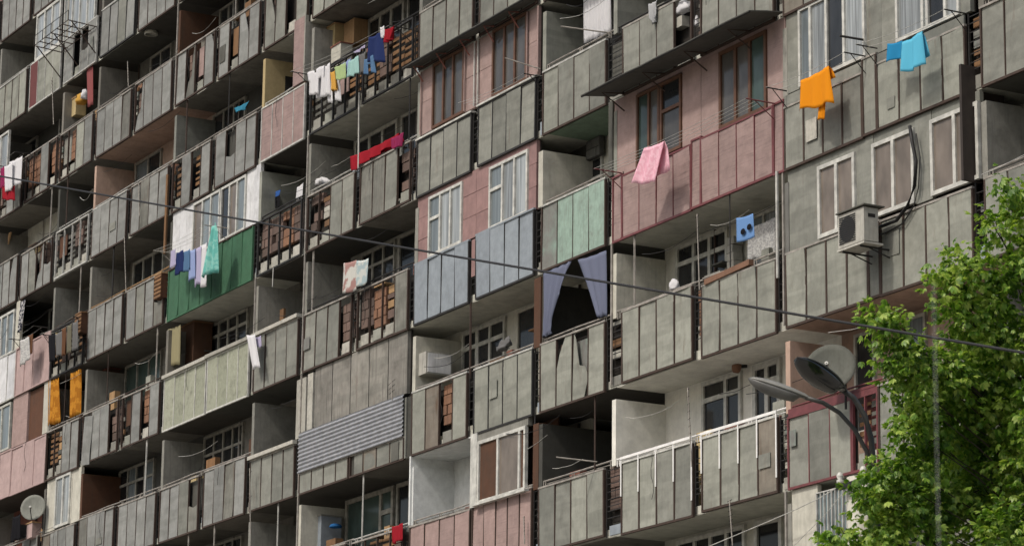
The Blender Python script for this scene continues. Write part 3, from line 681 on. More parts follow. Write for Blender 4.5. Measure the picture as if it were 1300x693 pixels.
# lower right white room: one half open, one half glazed
z = -FH
part('room_side_wall', MB().box(BX[12]-0.06, BX[12]+0.0, -0.02, 1.0, z+1.34, -0.01), ROOMW, BLD)
part('room_back_wall', MB().box(BX[12]+0.001, BX[13]+0.2, 1.0, 1.04, z+0.152, -0.003), ROOMW, BLD)
part('room_ceiling', MB().box(BX[12]+0.001, BX[13]+0.1, 0.04, 0.978, -0.03, -0.003), ROOMW, BLD)
part('room_post', MB().box(fx(599, -1), fx(607, -1), -0.04, 0.06, z+1.3, -0.0), WHITE, BLD)
backing(-1, fx(607, -1), BX[14]-0.2, y0=0.5, mat=BROWNM)
window(fx(607, -1), fx(668, -1), z+1.34, z+2.62, -0.03, lights=3, fm=WHITE, fw=0.07, splits=[0, 0.42, 0.9, 1], panes=[BROWNM, GLASSM, BROWNM])
part('lintel', MB().box(fx(607, -1), fx(670, -1), 0.0, 0.1, z+2.62, z+2.79), CONC, BLD)
part('brick_side', MB().box(BX[14]-0.32, BX[14]-0.1, 0.02, 0.9, z+1.3, z+2.6), BROWNM, BLD)
part('window_sill', MB().box(fx(607, -1), fx(674, -1), -0.14, -0.035, z+1.29, z+1.34), WHITE, BLD)
# closed balcony above the green sheets
a, b = BX[7]+0.02, BX[9]-0.05
backing(2, a, b)
for s, e in ((a, fx(244, 2)), (fx(311, 2), b)): clad(2, s, e, WHITEP, w=0.45)
front_window(2, 244, 278, lights=3, fm=WHITE, gm=GLASS, z0=1.33, z1=2.7, fw=0.06, panes=[GLASSM, GLASSB, GLASSB]); front_window(2, 279, 311, lights=3, fm=WHITE, z0=1.33, z1=2.7, fw=0.06, panes=[GLASS, GLASSM, GLASSB])
# far left
backing(5, BX[3], BX[5]-0.2)
front_window(5, 45, 76, lights=3, fm=WHITE, gm=GLASSP, z0=1.33, z1=2.75, fw=0.08); front_window(5, 81, 121, lights=4, fm=WHITE, gm=GLASSP, z0=1.25, z1=2.78, fw=0.05)
backing(0, BX[4]-0.3, BX[5]-0.15); clad(0, fx(57, 0), fx(69, 0), CREAM); clad(0, fx(88, 0), BX[5]-0.12, CREAM); front_window(0, 69, 88, lights=2, fm=WHITE, gm=GLASSP, z1=2.75, fw=0.07)
front_window(2, -8, 17, lights=3, fm=WHITE, gm=GLASSB, z0=1.33, z1=2.6, fw=0.07)
backing(2, BX[2]-0.3, fx(17, 2)+0.02); clad(2, fx(18, 2), fx(24, 2), CREAM)
clad(1, fx(14, 1), fx(33, 1), PINKP, w=0.9); part('brown_screen', MB().box(fx(33, 1), fx(52, 1), 0.10, 0.16, FH+1.3, FH+2.75), BROWNM, BLD); clad(1, fx(53, 1), fx(61, 1), CREAM, w=0.5)
front_window(1, -10, 12, lights=2, fm=OFFW, gm=GLASSB, z1=2.7)
clad(6, BX[2]-0.8, fx(26, 6), PINKW, w=0.9)
front_window(4, -10, 10, lights=2, fm=WHITE, gm=GLASSP, z1=2.6)
# bay with the yellowish board and pink column, upper left middle
z = 3*FH
part('pink_column', MB().box(fx(375, 3), fx(388, 3), -0.05, 0.03, z+1.35, z+2.95), PINK, BLD); part('column_side', MB().box(fx(388, 3)+0.0, fx(388, 3)+0.06, -0.05, 0.75, z+1.35, z+2.95), CONC, BLD)
part('slot_window', MB().box(BX[9]+0.045, BX[9]+0.05, 0.55, 0.75, z+1.35, z+2.2), VOID, BLD)
# two big timber screens right of the block
part('dark_screen', MB().box(8.40, 8.46, -0.22, 0.62, 1.30, 3.20), plain('near_black_board', (0.035, 0.027, 0.022), rough=0.7), BLD)
# lower right ground of balconies behind the lamp: columns, blue glazing
z = -2*FH
window(XP(1036, 0, z+2), XP(1080, 0, z+2), z+0.9, z+2.62, 0.0, 9, fm=LTS, fw=0.02, gm=glassmat('pale_blue_glass', (0.20, 0.27, 0.30), rough=0.2))
part('round_column', MB().tube([(XP(1098, 0.1, z), 0.1, z), (XP(1098, 0.1, z), 0.1, z+2.7)], 0.26, 16), CREAM, BLD, smooth=True)
clad(-2, XP(1003, 0, z+2), XP(1036, 0, z+2), CREAM, z0=0.9, w=0.9)
# end wall of blocks and the white curtain wall in the narrow bay above
def blockwall(f, x0, x1, z0, z1, y):
    part('mortar_bed', MB().box(x0, x1, y+0.015, y+0.1, z0, z1), MORTAR, BLD)
    z = z0; r = 0
    while z < z1-0.05:
        x = x0-(r % 2)*0.2
        while x < x1:
            a_, b_ = max(x, x0)+0.008, min(x+0.40, x1)-0.008
            if b_-a_ > 0.04:
                key = ('block', round(b_-a_, 2))
                if key not in PC: PC[key] = MB().box(0, round(b_-a_, 2), 0, 0.08, 0, 0.17).mesh('block', BLOCK)
                link('block', PC[key], BLD, (a_, y+U(-0.006, 0.006), min(z+0.01, z1-0.175)))
            x += 0.40
        z += 0.19; r += 1
blockwall(2, BX[14]+0.1, BX[15]-0.2, 2*FH+0.6, 3*FH-0.02, 1.0)
blockwall(1, BX[14]+0.06, BX[14]+0.6, 2*FH-0.42, 2*FH-0.03, 0.95)

# ---------------------------------------------------------------- corrugated sheet over the balcony (floor 0, bays 10-11)
done |= {(0, 10), (0, 11)}
x0, x1 = BX[10]-0.02, BX[12]-0.38
PP = par(0, x0, x0+2.5, 'pxxh', h=0.44, fm=RUST); PQ = par(0, x0+2.6, x1, 'opxp', h=0.44, fm=RUST)
gr = []
for i in range(9):
    row = []
    for j in range(10*6+1):
        zz = 0.46+0.92*j/(10*6); row.append((x0-0.02+(x1-x0+0.04)*i/8, -0.05-0.017*math.sin(2*math.pi*j/6), zz))
    gr.append(row)
part('corrugated_sheet', MB().sheet(gr, 0.004), ALU, BLD)
handrail(0, x0, x1, DARK, z=1.44)

# ---------------------------------------------------------------- awnings
CAN = weathered('dark_awning_sheet', (0.10, 0.10, 0.092), grime=0.5)
def awning(name, label, xa, xb, z, out, drop, brk, bmat):
    t = thing(name, (xa, 0, z), label, 'awning')
    m = MB(); n = 8; grid = []
    for i in range(n+1):
        x = xa+(xb-xa)*i/n
        grid.append([(x, -out, z-drop+U(-0.01, 0.01)), (x, -out*0.5, z-drop*0.5), (x, 0.02, z)])
    i0 = 0
    for r in grid:
        for p in r: m.v.append(p)
    for r in grid:
        for p in r: m.v.append((p[0], p[1], p[2]+0.02))
    o = (n+1)*3
    for i in range(n):
        for j in range(2):
            a, b, c, d = i*3+j, (i+1)*3+j, (i+1)*3+j+1, i*3+j+1
            m.f += [(a, d, c, b), (a+o, b+o, c+o, d+o)]
        m.f += [(i*3, (i+1)*3, (i+1)*3+o, i*3+o)]
    m.f += [(0, 1, 1+o, o), (1, 2, 2+o, 1+o)]
    e = n*3; m.f += [(e+1, e, e+o, e+1+o), (e+2, e+1, e+1+o, e+2+o)]
    part('roof_sheet', m, CAN, t)
    for i in range(brk):
        x = xa+(xb-xa)*(i+0.3)/brk
        part('bracket', MB().tube([(x, -0.012, z-0.40), (x, -out*0.7, z-drop*0.8-0.03), (x, -0.02, z-0.06)], 0.018, 4), bmat, t)
    m = MB().tube([(xa, -out+0.02, z-drop-0.01), (xb, -out+0.02, z-drop-0.01)], 0.02, 4); part('edge_bar', m, DARK, t)
    return t
awning('awning', 'long dark sheet awning over the pink room with the pink towel', -2.8, 3.08, 2*FH+0.05, 0.72, 0.10, 4, RUST)
awning('awning', 'short dark awning on rusty red brackets over the brown windows', BX[12]-0.1, BX[14]-0.3, 3*FH+0.10, 0.36, 0.08, 5, plain('rust_red_bracket', (0.24, 0.09, 0.07), rough=0.7))
part('downpipe', MB().tube([(fx(989, 0), -0.04, 0.9), (fx(989, 0), -0.04, 2.8)], 0.03), LTS, BLD)
# ================================================================ loose things
def cloth(name, tl, tr, br, bl, Y, mat, label, cat, folds=2.5, amp=0.03, group=None, nu=14, nv=10, sag=0.02, hem=0.02, tilt=0.0, skip=None, prof=None, back=None, seed=0):
    """hanging cloth: a folded sheet with thickness. back = length (m) of a rear flap over the line"""
    rs = random.Random(seed+int(tl[0]*7+tl[1])); ph = rs.uniform(0, 6.28); ph2 = rs.uniform(0, 6.28)
    A, B_, C_, D_ = at(*tl, Y), at(*tr, Y), at(*br, Y-tilt), at(*bl, Y-tilt)
    rows = []
    if back:
        for k in range(4, 0, -1):
            rows.append(('b', k/4))
    for j in range(nv+1): rows.append(('f', j/nv))
    grid = []
    for i in range(nu+1):
        u0 = i/nu; line = []
        for kind, v in rows:
            if kind == 'f':
                u = u0
                if prof:
                    for (v0, a0, c0), (v1, a1, c1) in zip(prof, prof[1:]):
                        if v0 <= v <= v1:
                            t = (v-v0)/(v1-v0+1e-9); lo = a0+(a1-a0)*t; hi = c0+(c1-c0)*t; u = lo+(hi-lo)*u0
                P = A.lerp(B_, u).lerp(D_.lerp(C_, u), v)
                y = amp*(0.35+0.65*v)*(math.sin(2*math.pi*folds*u+ph+0.8*v)+0.4*math.sin(2*math.pi*folds*2.3*u+ph2-1.3*v))
                z = -sag*math.sin(math.pi*u)*(1-v) - hem*v*v*math.sin(2*math.pi*folds*u*0.6+ph2)
                line.append((P.x, P.y+y-0.02, P.z+z))
            else:
                P = A.lerp(B_, u0)
                y = amp*0.8*v*math.sin(2*math.pi*folds*u0+ph2)
                line.append((P.x+0.05*v, P.y+0.05*v+y+0.03*min(1, v*4), P.z-back*v-sag*math.sin(math.pi*u0)))
        grid.append(line)
    m = MB(); nj = len(rows)
    if skip is None: m.sheet(grid, 0.006)
    else:
        idx = {}
        def vi(i, j, o):
            k = (i, j, o)
            if k not in idx:
                p = grid[i][j]; idx[k] = len(m.v); m.v.append((p[0], p[1]+(0.006 if o else 0), p[2]))
            return idx[k]
        cells = {(i, j) for i in range(nu) for j in range(nj-1) if not skip((i+0.5)/nu, (j+0.5)/(nj-1))}
        for (i, j) in cells:
            m.f.append((vi(i, j, 0), vi(i+1, j, 0), vi(i+1, j+1, 0), vi(i, j+1, 0)))
            m.f.append((vi(i, j+1, 1), vi(i+1, j+1, 1), vi(i+1, j, 1), vi(i, j, 1)))
            for (di, dj, a, b) in ((-1, 0, (i, j), (i, j+1)), (1, 0, (i+1, j+1), (i+1, j)), (0, -1, (i+1, j), (i, j)), (0, 1, (i, j+1), (i+1, j+1))):
                if (i+di, j+dj) not in cells: m.f.append((vi(*a, 0), vi(*b, 0), vi(*b, 1), vi(*a, 1)))
    return single(name, m, mat, label, cat, group, smooth=True)
SHIRT = lambda u, v: (v > 0.42 and (u < 0.2 or u > 0.8)) or (v < 0.08 and 0.42 < u < 0.58)
TROUS = lambda u, v: v > 0.35 and abs(u-0.5) < 0.09
def blob(name, c, rx, ry, rz, mat, label, cat, seed=1, n=12, rough=0.25, flat=0.35):
    m = MB(); rows = []
    for i in range(n+1):
        th = math.pi*i/n
        for j in range(n*2):
            ph = math.pi*j/n
            d = Vector((math.sin(th)*math.cos(ph), math.sin(th)*math.sin(ph), math.cos(th)))
            k = 1+rough*noise.noise(d*2.1+Vector((seed*3.1, 0, 0)))*1.6+rough*0.5*noise.noise(d*5+Vector((0, seed, 0)))
            m.v.append((c[0]+d.x*rx*k, c[1]+d.y*ry*k, c[2]+max(d.z, -flat)*rz*k))
    w = n*2
    for i in range(n):
        for j in range(w):
            m.f.append((i*w+j, (i+1)*w+j, (i+1)*w+(j+1) % w, i*w+(j+1) % w))
    return single(name, m, mat, label, cat, smooth=True)
def C(n, c, c2=None, s=8.0): return clothmat('cloth_'+n, c, c2, s)
c_or = C('orange', (0.80, 0.30, 0.015)); c_bl = C('azure', (0.03, 0.26, 0.50)); c_lb = C('sky_blue', (0.13, 0.52, 0.72)); c_pk = C('rose_pink', (0.82, 0.45, 0.55), (0.88, 0.56, 0.65), 14)
c_wh = C('white', (0.70, 0.70, 0.72)); c_nv = C('navy', (0.025, 0.04, 0.13)); c_rd = C('red', (0.34, 0.018, 0.03)); c_bk = C('black', (0.015, 0.015, 0.018))
c_gn = C('lime', (0.40, 0.52, 0.26)); c_mt = C('mint', (0.36, 0.58, 0.55)); c_pb = C('pale_blue', (0.30, 0.38, 0.62)); c_tl = C('teal_print', (0.16, 0.50, 0.45), (0.28, 0.60, 0.54), 9)
c_jn = C('denim', (0.10, 0.19, 0.33)); c_li = C('lilac', (0.45, 0.42, 0.58)); c_gy = C('grey', (0.16, 0.16, 0.16)); c_br = C('brown', (0.14, 0.07, 0.04)); c_cu = C('curtain_orange', (0.55, 0.25, 0.035), (0.40, 0.16, 0.02), 5); c_bg = C('curtain_blue_grey', (0.17, 0.19, 0.27))
c_wp = C('white_print', (0.62, 0.62, 0.58), (0.40, 0.24, 0.22), 4); c_wb = C('white_blue_print', (0.60, 0.63, 0.60), (0.40, 0.50, 0.52), 6); c_cr = C('cream', (0.55, 0.50, 0.36)); c_lc = C('lace', (0.6, 0.6, 0.58), (0.4, 0.4, 0.4), 30)
c_mg = C('magenta', (0.28, 0.03, 0.10)); c_ye = C('amber', (0.62, 0.36, 0.08))

# towels of the right half
cloth('towel', (1017, 103), (1053, 84), (1058, 131), (1016, 141), -0.42, c_or, 'orange towel hung out below the open white window', 'towel', folds=2.6, amp=0.03, hem=0.03, back=0.2)
cloth('cloth_scrap', (1039, 128), (1049, 125), (1046, 153), (1040, 152), -0.36, c_or, 'small bunched orange cloth hanging behind the orange towel hem', 'cloth', folds=1, amp=0.03)
cloth('towel', (1128, 56), (1146, 52), (1144, 75), (1127, 80), -0.40, c_bl, 'small deep blue towel beside the larger sky blue one', 'towel', folds=0.8, amp=0.02)
cloth('towel', (1147, 54), (1171, 40), (1174, 83), (1147, 93), -0.42, c_lb, 'large sky blue towel hanging on the grey parapet, right of the deep blue one', 'towel', folds=1.5, amp=0.035, back=0.4)
cloth('towel', (819, 188), (845, 179), (833, 232), (803, 234), -0.55, c_pk, 'pink towel folded over a line in front of the pink boards', 'towel', folds=2.2, amp=0.02, back=0.55, hem=0.02)
# laundry below the dark railing, upper middle
cloth('shirt', (390, 93), (412, 83), (409, 120), (393, 121), -0.5, c_wh, 'white shirt at the left end of the upper laundry line', 'shirt', skip=SHIRT, amp=0.05, folds=2)
cloth('shirt', (406, 88), (420, 80), (420, 121), (404, 126), -0.46, c_wh, 'white shirt overlapping the leftmost white shirt on its right side', 'shirt', amp=0.05, folds=2.2)
cloth('trousers', (417, 96), (430, 90), (432, 128), (419, 132), -0.42, c_wh, 'white trousers hanging lowest on the upper laundry line', 'trousers', skip=TROUS, amp=0.04)
cloth('blouse', (420, 92), (426, 90), (430, 114), (422, 116), -0.46, c_ye, 'amber blouse between the white shirts and the lime shirt', 'blouse', amp=0.04)
cloth('shirt', (425, 86), (440, 79), (441, 100), (427, 103), -0.5, c_gn, 'lime green shirt on the upper laundry line', 'shirt', amp=0.03)
cloth('vest', (434, 82), (446, 74), (445, 90), (436, 93), -0.46, c_pb, 'periwinkle blue vest behind the lime shirt', 'vest', amp=0.03)
cloth('shirt', (444, 78), (455, 71), (456, 94), (441, 99), -0.5, c_mt, 'pale mint shirt on the upper laundry line next to the grey cloth', 'shirt', amp=0.03)
cloth('cloth', (456, 70), (465, 66), (464, 92), (457, 95), -0.45, c_gy, 'dark grey cloth between the mint shirt and the jeans', 'cloth', amp=0.03)
cloth('jeans', (464, 76), (474, 70), (477, 92), (464, 96), -0.5, c_jn, 'blue jeans hanging low under the navy jacket', 'jeans', skip=TROUS, amp=0.03)
cloth('jacket', (470, 48), (486, 40), (488, 78), (468, 80), -0.5, c_nv, 'navy jacket, the biggest dark piece on the upper laundry line', 'jacket', amp=0.05, folds=1.4)
cloth('sock', (484, 35), (488, 33), (489, 47), (485, 49), -0.5, c_wh, 'small white cloth between navy jacket and red cloth', 'cloth', amp=0.02)
cloth('cloth', (490, 38), (502, 33), (500, 50), (491, 54), -0.5, c_rd, 'crumpled red cloth at the right end of the upper laundry line', 'cloth', amp=0.06, folds=3)
cloth('cloth', (450, 66), (464, 57), (464, 61), (451, 69), -0.4, c_li, 'lilac rag laid along the dark railing', 'cloth', amp=0.02)
# laundry by the green sheets
cloth('dress', (268, 290), (277, 280), (276, 345), (256, 352), -0.6, c_tl, 'long teal patterned dress hung in front of the green balcony', 'dress', folds=2, amp=0.06, prof=[(0, 0.3, 0.8), (0.2, 0.1, 1.0), (1, 0, 1)])
for i, (x, w, y, h, m_, lb, nm) in enumerate([(217, 7, 319, 22, c_li, 'lilac undershirt, leftmost of the row by the green balcony', 'undershirt'), (225, 8, 321, 28, c_nv, 'navy shorts in the row of washing by the green balcony', 'shorts'),
        (233, 9, 320, 26, c_jn, 'denim shorts between navy shorts and pale blue trousers', 'shorts'), (240, 9, 319, 38, c_pb, 'pale blue trousers in the row by the green balcony', 'trousers'),
        (248, 8, 316, 48, c_li, 'long lilac nightshirt hanging left of the teal dress', 'nightshirt'), (255, 8, 312, 54, c_wh, 'white cloth with pale folds partly behind the teal dress', 'cloth')]):
    cloth(nm, (x, y), (x+w, y-4), (x+w+1, y-4+h), (x-1, y+h), -0.48+0.01*i, m_, lb, 'clothes', amp=0.03, folds=1.5)
# red cloth over the rail and white bundle
cloth('blanket', (446, 199), (508, 169), (506, 180), (448, 217), -0.03, c_rd, 'long red blanket laid over the balcony rail', 'blanket', folds=4, amp=0.035, nu=36, sag=0.04, hem=0.015, back=0.2)
cloth('scarf', (498, 176), (513, 168), (510, 185), (500, 190), -0.08, c_mg, 'dark magenta scarf on the right end of the red blanket', 'scarf', amp=0.03)
P = at(406, 236, 0.35); blob('plastic_bag', (P.x, P.y, P.z), 0.42, 0.22, 0.17, c_wh, 'crumpled white plastic bundle on the balcony ledge below the pink box', 'bundle', 3)
cloth('paper_sheet', (378, 238), (386, 232), (385, 252), (376, 255), 0.1, c_wh, 'white sheet hanging just left of the white bundle', 'cloth', amp=0.01)
# printed shirts
cloth('t_shirt', (437, 334), (453, 330), (453, 369), (436, 372), -0.1, c_wp, 'white T-shirt with a dark red picture on it', 'shirt', amp=0.02, folds=1)
cloth('t_shirt', (454, 331), (469, 328), (468, 358), (454, 366), -0.1, c_wb, 'white T-shirt with a faint blue print, right of the red printed one', 'shirt', amp=0.02, folds=1)
cloth('sheet', (314, 425), (325, 424), (332, 466), (322, 468), -0.22, c_wh, 'long narrow white sheet hanging between two balconies', 'sheet', folds=2, amp=0.03)
cloth('cloth', (325, 428), (332, 426), (333, 440), (328, 441), -0.15, c_li, 'small lilac rag beside the narrow white sheet', 'cloth', amp=0.01)
# far left washing
cloth('shirt', (13, 206), (29, 198), (28, 234), (17, 236), -0.4, c_wh, 'white shirt at the far left above the overhead cable', 'shirt', amp=0.05, folds=2)
cloth('trousers', (6, 212), (17, 206), (17, 240), (8, 244), -0.45, c_wh, 'white trousers left of the white shirt at the far left', 'trousers', amp=0.04)
cloth('cloth', (4, 236), (19, 236), (18, 254), (5, 254), -0.4, c_rd, 'bright red cloth below the far left white washing', 'cloth', amp=0.03)
cloth('cloth', (1, 214), (8, 210), (8, 236), (2, 240), -0.4, c_mg, 'dark magenta cloth at the very left of the picture', 'cloth', amp=0.03)
for i, (x, y, w, h, m_, lb) in enumerate([(62, 426, 9, 34, c_bk, 'black garment hanging first in the dark washing row'), (71, 424, 8, 30, c_gy, 'grey garment second in the dark washing row'),
        (79, 418, 6, 34, c_br, 'brown garment in the middle of the dark washing row'), (86, 414, 6, 36, C('olive', (0.16, 0.15, 0.11)), 'olive garment in the dark washing row'), (93, 410, 7, 36, c_gy, 'long grey garment last in the dark washing row')]):
    cloth('garment', (x, y), (x+w, y-4), (x+w, y+h-3), (x, y+h), -0.3-0.01*i, m_, lb, 'clothes', amp=0.03, folds=1.3, group='dark washing in a row at the left')
cloth('lace_cloth', (26, 432), (37, 427), (38, 456), (26, 466), -0.4, c_lc, 'white lace cloth hanging in front of the pale pink balcony', 'cloth', amp=0.03, folds=2)
cloth('cloth', (36, 426), (43, 423), (42, 448), (36, 450), -0.35, c_br, 'brown cloth just right of the white lace cloth', 'cloth', amp=0.02)
cloth('striped_cloth', (27, 383), (33, 380), (28, 420), (22, 424), -0.06, C('stripes', (0.5, 0.5, 0.5), (0.03, 0.03, 0.05), 14), 'black and white striped cloth strip hanging at the left', 'cloth', amp=0.02)
cloth('cloth', (344, 244), (357, 241), (356, 249), (346, 251), 0.4, C('blue', (0.05, 0.14, 0.42)), 'small blue garment hanging in the dark narrow bay', 'clothes', amp=0.02)
cloth('trousers', (348, 249), (356, 248), (356, 264), (349, 265), 0.4, c_bk, 'small black trousers under the blue garment in the dark bay', 'trousers', skip=TROUS, amp=0.01)
cloth('cloth', (297, 138), (318, 128), (314, 138), (300, 143), 0.2, C('turquoise', (0.05, 0.25, 0.38)), 'turquoise cloth lying in the upper left loggia', 'cloth', amp=0.03)
bl = cloth('pillowcase', (936, 277), (957, 271), (959, 300), (937, 308), -0.1, C('cornflower', (0.17, 0.32, 0.60)), 'blue pillowcase with two dark round prints', 'pillowcase', amp=0.008, folds=0.7)
for (x, y) in ((943, 294), (951, 288)):
    P = at(x, y, -0.15); m = MB(); m.v = [(P.x, P.y-0.012, P.z)]
    for j in range(14): m.v.append((P.x+0.075*math.cos(j*math.pi/7), P.y, P.z+0.055*math.sin(j*math.pi/7)))
    m.f = [(0, j % 14+1, (j+1) % 14+1) for j in range(14)]
    for v in list(m.v): pass
    part('printed_disc', m, c_bk, bl)
cloth('lace_curtain', (950, 290), (985, 276), (985, 322), (950, 332), 0.6, c_lc, 'lace curtain hanging by the window at the right end of the loggia', 'curtain', folds=6, amp=0.02)
cloth('cloth', (823, 6), (836, 0), (834, 24), (827, 36), -0.06, C('grey_white', (0.45, 0.46, 0.47)), 'grey white rag hanging over a parapet at the top', 'cloth', amp=0.04, prof=[(0, 0.1, 1), (0.5, 0, 0.8), (1, 0.4, 0.9)])
cloth('cloth', (499, 668), (512, 663), (511, 684), (501, 690), -0.1, c_rd, 'red rag on the white rail at the bottom edge', 'cloth', amp=0.03)
# curtains
cloth('curtain', (63, 482), (76, 479), (78, 536), (63, 540), 0.06, c_cu, 'left orange curtain of the narrow bay at the left', 'curtain', folds=4, amp=0.06)
cloth('curtain', (90, 474), (103, 468), (102, 526), (90, 530), 0.06, c_cu, 'right orange curtain of the narrow bay at the left', 'curtain', folds=4, amp=0.06)
cloth('curtain', (690, 346), (727, 330), (700, 424), (690, 428), 0.02, c_bg, 'left blue grey curtain drawn aside in the dark narrow bay', 'curtain', folds=4, amp=0.03, prof=[(0, 0, 1), (0.5, 0, 0.75), (0.8, 0, 0.7), (1, 0, 1)], nv=16)
cloth('curtain', (734, 330), (770, 318), (770, 400), (760, 404), 0.02, c_bg, 'right blue grey curtain drawn aside in the dark narrow bay', 'curtain', folds=3, amp=0.03, nv=16)
cloth('curtain', (742, -20), (776, -32), (776, 42), (742, 56), 0.35, c_wh, 'white pleated curtain beside the grey block wall', 'curtain', folds=8, amp=0.03, nu=40)
cloth('curtain', (214, 418), (230, 412), (228, 462), (214, 466), 0.15, C('dull_yellow', (0.33, 0.30, 0.18)), 'dull yellow curtain gathered at the left end of a loggia', 'curtain', folds=4, amp=0.04)
cloth('curtain', (111, 84), (119, 80), (119, 133), (112, 137), 0.08, C('dusty_red', (0.30, 0.10, 0.10)), 'dusty red curtain strip below the white glazed balcony', 'curtain', folds=3, amp=0.02)
for k, (x0_, y0_, x1_, y1_, m_) in enumerate([(189, 80, 215, 66, None)]): pass

# clothes lines and their arms
def clothesline(label, p, q, arm=0.6, n=3, drop=0.0, mat=DARK, side=(1, 1)):
    """two arms fixed to the facade and cords between them; p, q picture points of the arm tips' feet on the facade"""
    A, B_ = at(*p, 0), at(*q, 0); t = thing('clothesline', tuple(A), label, 'clothesline')
    for k, P in enumerate((A, B_)):
        if not side[k]: continue
        part('arm', MB().tube([(P.x, -0.02, P.z), (P.x, -arm, P.z)], 0.013, 4), mat, t)
        part('brace', MB().tube([(P.x, -0.02, P.z-0.3), (P.x, -arm*0.7, P.z-0.01)], 0.01, 4), mat, t)
    for i in range(n):
        y = -arm*(0.45+0.55*i/max(1, n-1)); pts = []
        for s in range(9):
            u = s/8; pts.append((A.x+(B_.x-A.x)*u, y, A.z+(B_.z-A.z)*u-0.06*math.sin(math.pi*u)))
        part('cord', MB().tube(pts, 0.0045, 4), LTS, t)
    return t
clothesline('clothesline with four cords in front of the pink wall and its brown windows', (790, 220), (985, 132), 0.62, 4, mat=REDP)
clothesline('clothesline carrying the orange towel under the white windows', (1000, 116), (1100, 72), 0.45, 2)
clothesline('clothesline carrying the two blue towels', (1115, 62), (1228, 18), 0.45, 2)
clothesline('clothesline with the long row of white and navy washing', (398, 96), (524, 38), 0.58, 3)
clothesline('clothesline in front of the green balcony sheets', (224, 322), (290, 290), 0.62, 3, mat=PIPE)
clothesline('clothesline at the far left with white and red washing', (8, 212), (40, 196), 0.5, 2)
clothesline('clothesline of the dark washing at the left', (66, 426), (108, 404), 0.35, 2)
clothesline('clothesline by the pale pink balcony with lace cloth', (30, 432), (62, 416), 0.45, 2)
clothesline('clothesline across the grey parapets above the white pink-room sill', (606, 135), (690, 98), 0.45, 3, side=(0, 1))
def rod(name, p, q, Y0, Y1, r, mat, label, cat='rod'):
    return single(name, MB().tube([at(*p, Y0), at(*q, Y1)], r, 5), mat, label, cat)
rod('rod', (641, 74), (686, 88), -0.6, -0.02, 0.014, PIPE, 'bare metal rod sticking out in front of the brown windows')
rod('rod', (712, 34), (772, 42), -0.9, -0.02, 0.016, PIPE, 'bare metal rod sticking out in front of the block wall')
rod('rod', (1066, 46), (1096, 51), -0.45, -0.02, 0.022, DARK, 'thick dark bar sticking out beside the open white window')
rod('rod', (430, 578), (474, 596), -0.6, -0.02, 0.001, DARK, 'thin dark rod by the corrugated sheet') if False else None
rod('rod', (706, 580), (758, 586), -0.7, -0.02, 0.014, PIPE, 'bent grey rod in front of the dark narrow bay at the bottom')
rod('pole', (456, 118), (455, 214), -0.06, -0.06, 0.022, LTS, 'thin white pole joining two balconies above the red blanket', 'pole')
rod('pole', (213, 222), (209, 322), -0.06, -0.06, 0.045, WOOD, 'brown timber post at the left end of the white closed balcony', 'post')
rod('pole', (347, 340), (346, 364), -0.1, -0.1, 0.014, LTS, 'short bent pipe end hanging below the lattice balcony', 'pipe')
# metal rack upper left
xa, xb = fx(80, 5, 1.2), fx(124, 5, 1.2); z = 5*FH+0.98
t = thing('drying_rack', (xa, 0, z), 'rusty steel rack jutting from the white glazed balcony at the top left', 'rack')
m = MB()
for i in range(7): m.tube([(xa+(xb-xa)*i/6, -0.02, z), (xa+(xb-xa)*i/6, -0.85, z+0.06)], 0.016, 4)
for y in (-0.05, -0.3, -0.58, -0.85): m.tube([(xa, y, z-0.07*y), (xb, y, z-0.07*y)], 0.016, 4)
part('grid', m, RUST, t, kind='stuff')
for x in (xa, (xa+xb)/2, xb): part('brace', MB().tube([(x, -0.02, z-0.75), (x, -0.75, z+0.04)], 0.018, 4), RUST, t)
for i in range(5): part('upright', MB().tube([(xa+(xb-xa)*i/4, -0.85, z+0.06), (xa+(xb-xa)*i/4, -0.85, z+0.34)], 0.012, 4), DARK, t)
part('upper_bar', MB().tube([(xa, -0.85, z+0.34), (xb, -0.85, z+0.34)], 0.012, 4), DARK, t)

# air conditioner
A = at(1063, 318, -0.62); x0 = A.x; z0 = A.z+0.02
t = thing('air_conditioner', (x0, -0.6, z0), 'white air conditioner unit on a bracket under the brown-blind windows', 'air conditioner')
ACW = weathered('unit_casing', (0.50, 0.49, 0.44), grime=0.35, streak=0.6)
part('casing', MB().box(x0, x0+0.74, -0.60, -0.32, z0, z0+0.56), ACW, t)
m = MB()
for k in range(13): m.box(x0+0.04, x0+0.50, -0.612, -0.602, z0+0.06+k*0.036, z0+0.075+k*0.036)
part('grille', m, DARK, t, kind='stuff')
part('fan_recess', MB().tube([(x0+0.27, -0.601, z0+0.28), (x0+0.27, -0.606, z0+0.28)], 0.215, 24), BLACKM, t)
part('cover_plate', MB().box(x0-0.02, x0+0.80, -0.64, -0.22, z0+0.58, z0+0.60), FCD, t)
part('tray', MB().box(x0-0.01, x0+0.76, -0.62, -0.24, z0-0.05, z0-0.02), ACW, t)
for x in (x0+0.12, x0+0.62): part('bracket_arm', MB().tube([(x, -0.6, z0-0.07), (x, -0.01, z0-0.07)], 0.016, 4), DARK, t); part('bracket_brace', MB().tube([(x, -0.42, z0-0.08), (x, -0.02, z0-0.2)], 0.012, 4), DARK, t)
part('side_vent', MB().box(x0+0.741, x0+0.745, -0.52, -0.38, z0+0.40, z0+0.46), DARK, t)
pts = [at(*p, -0.08) for p in ((1098, 292), (1118, 288), (1138, 280), (1152, 262), (1161, 236), (1163, 205), (1158, 180), (1155, 160))]
single('hose', MB().tube(pts, 0.03, 8), BLACKM, 'thick black hose curving up from the air conditioner over the wall', 'hose', smooth=True)
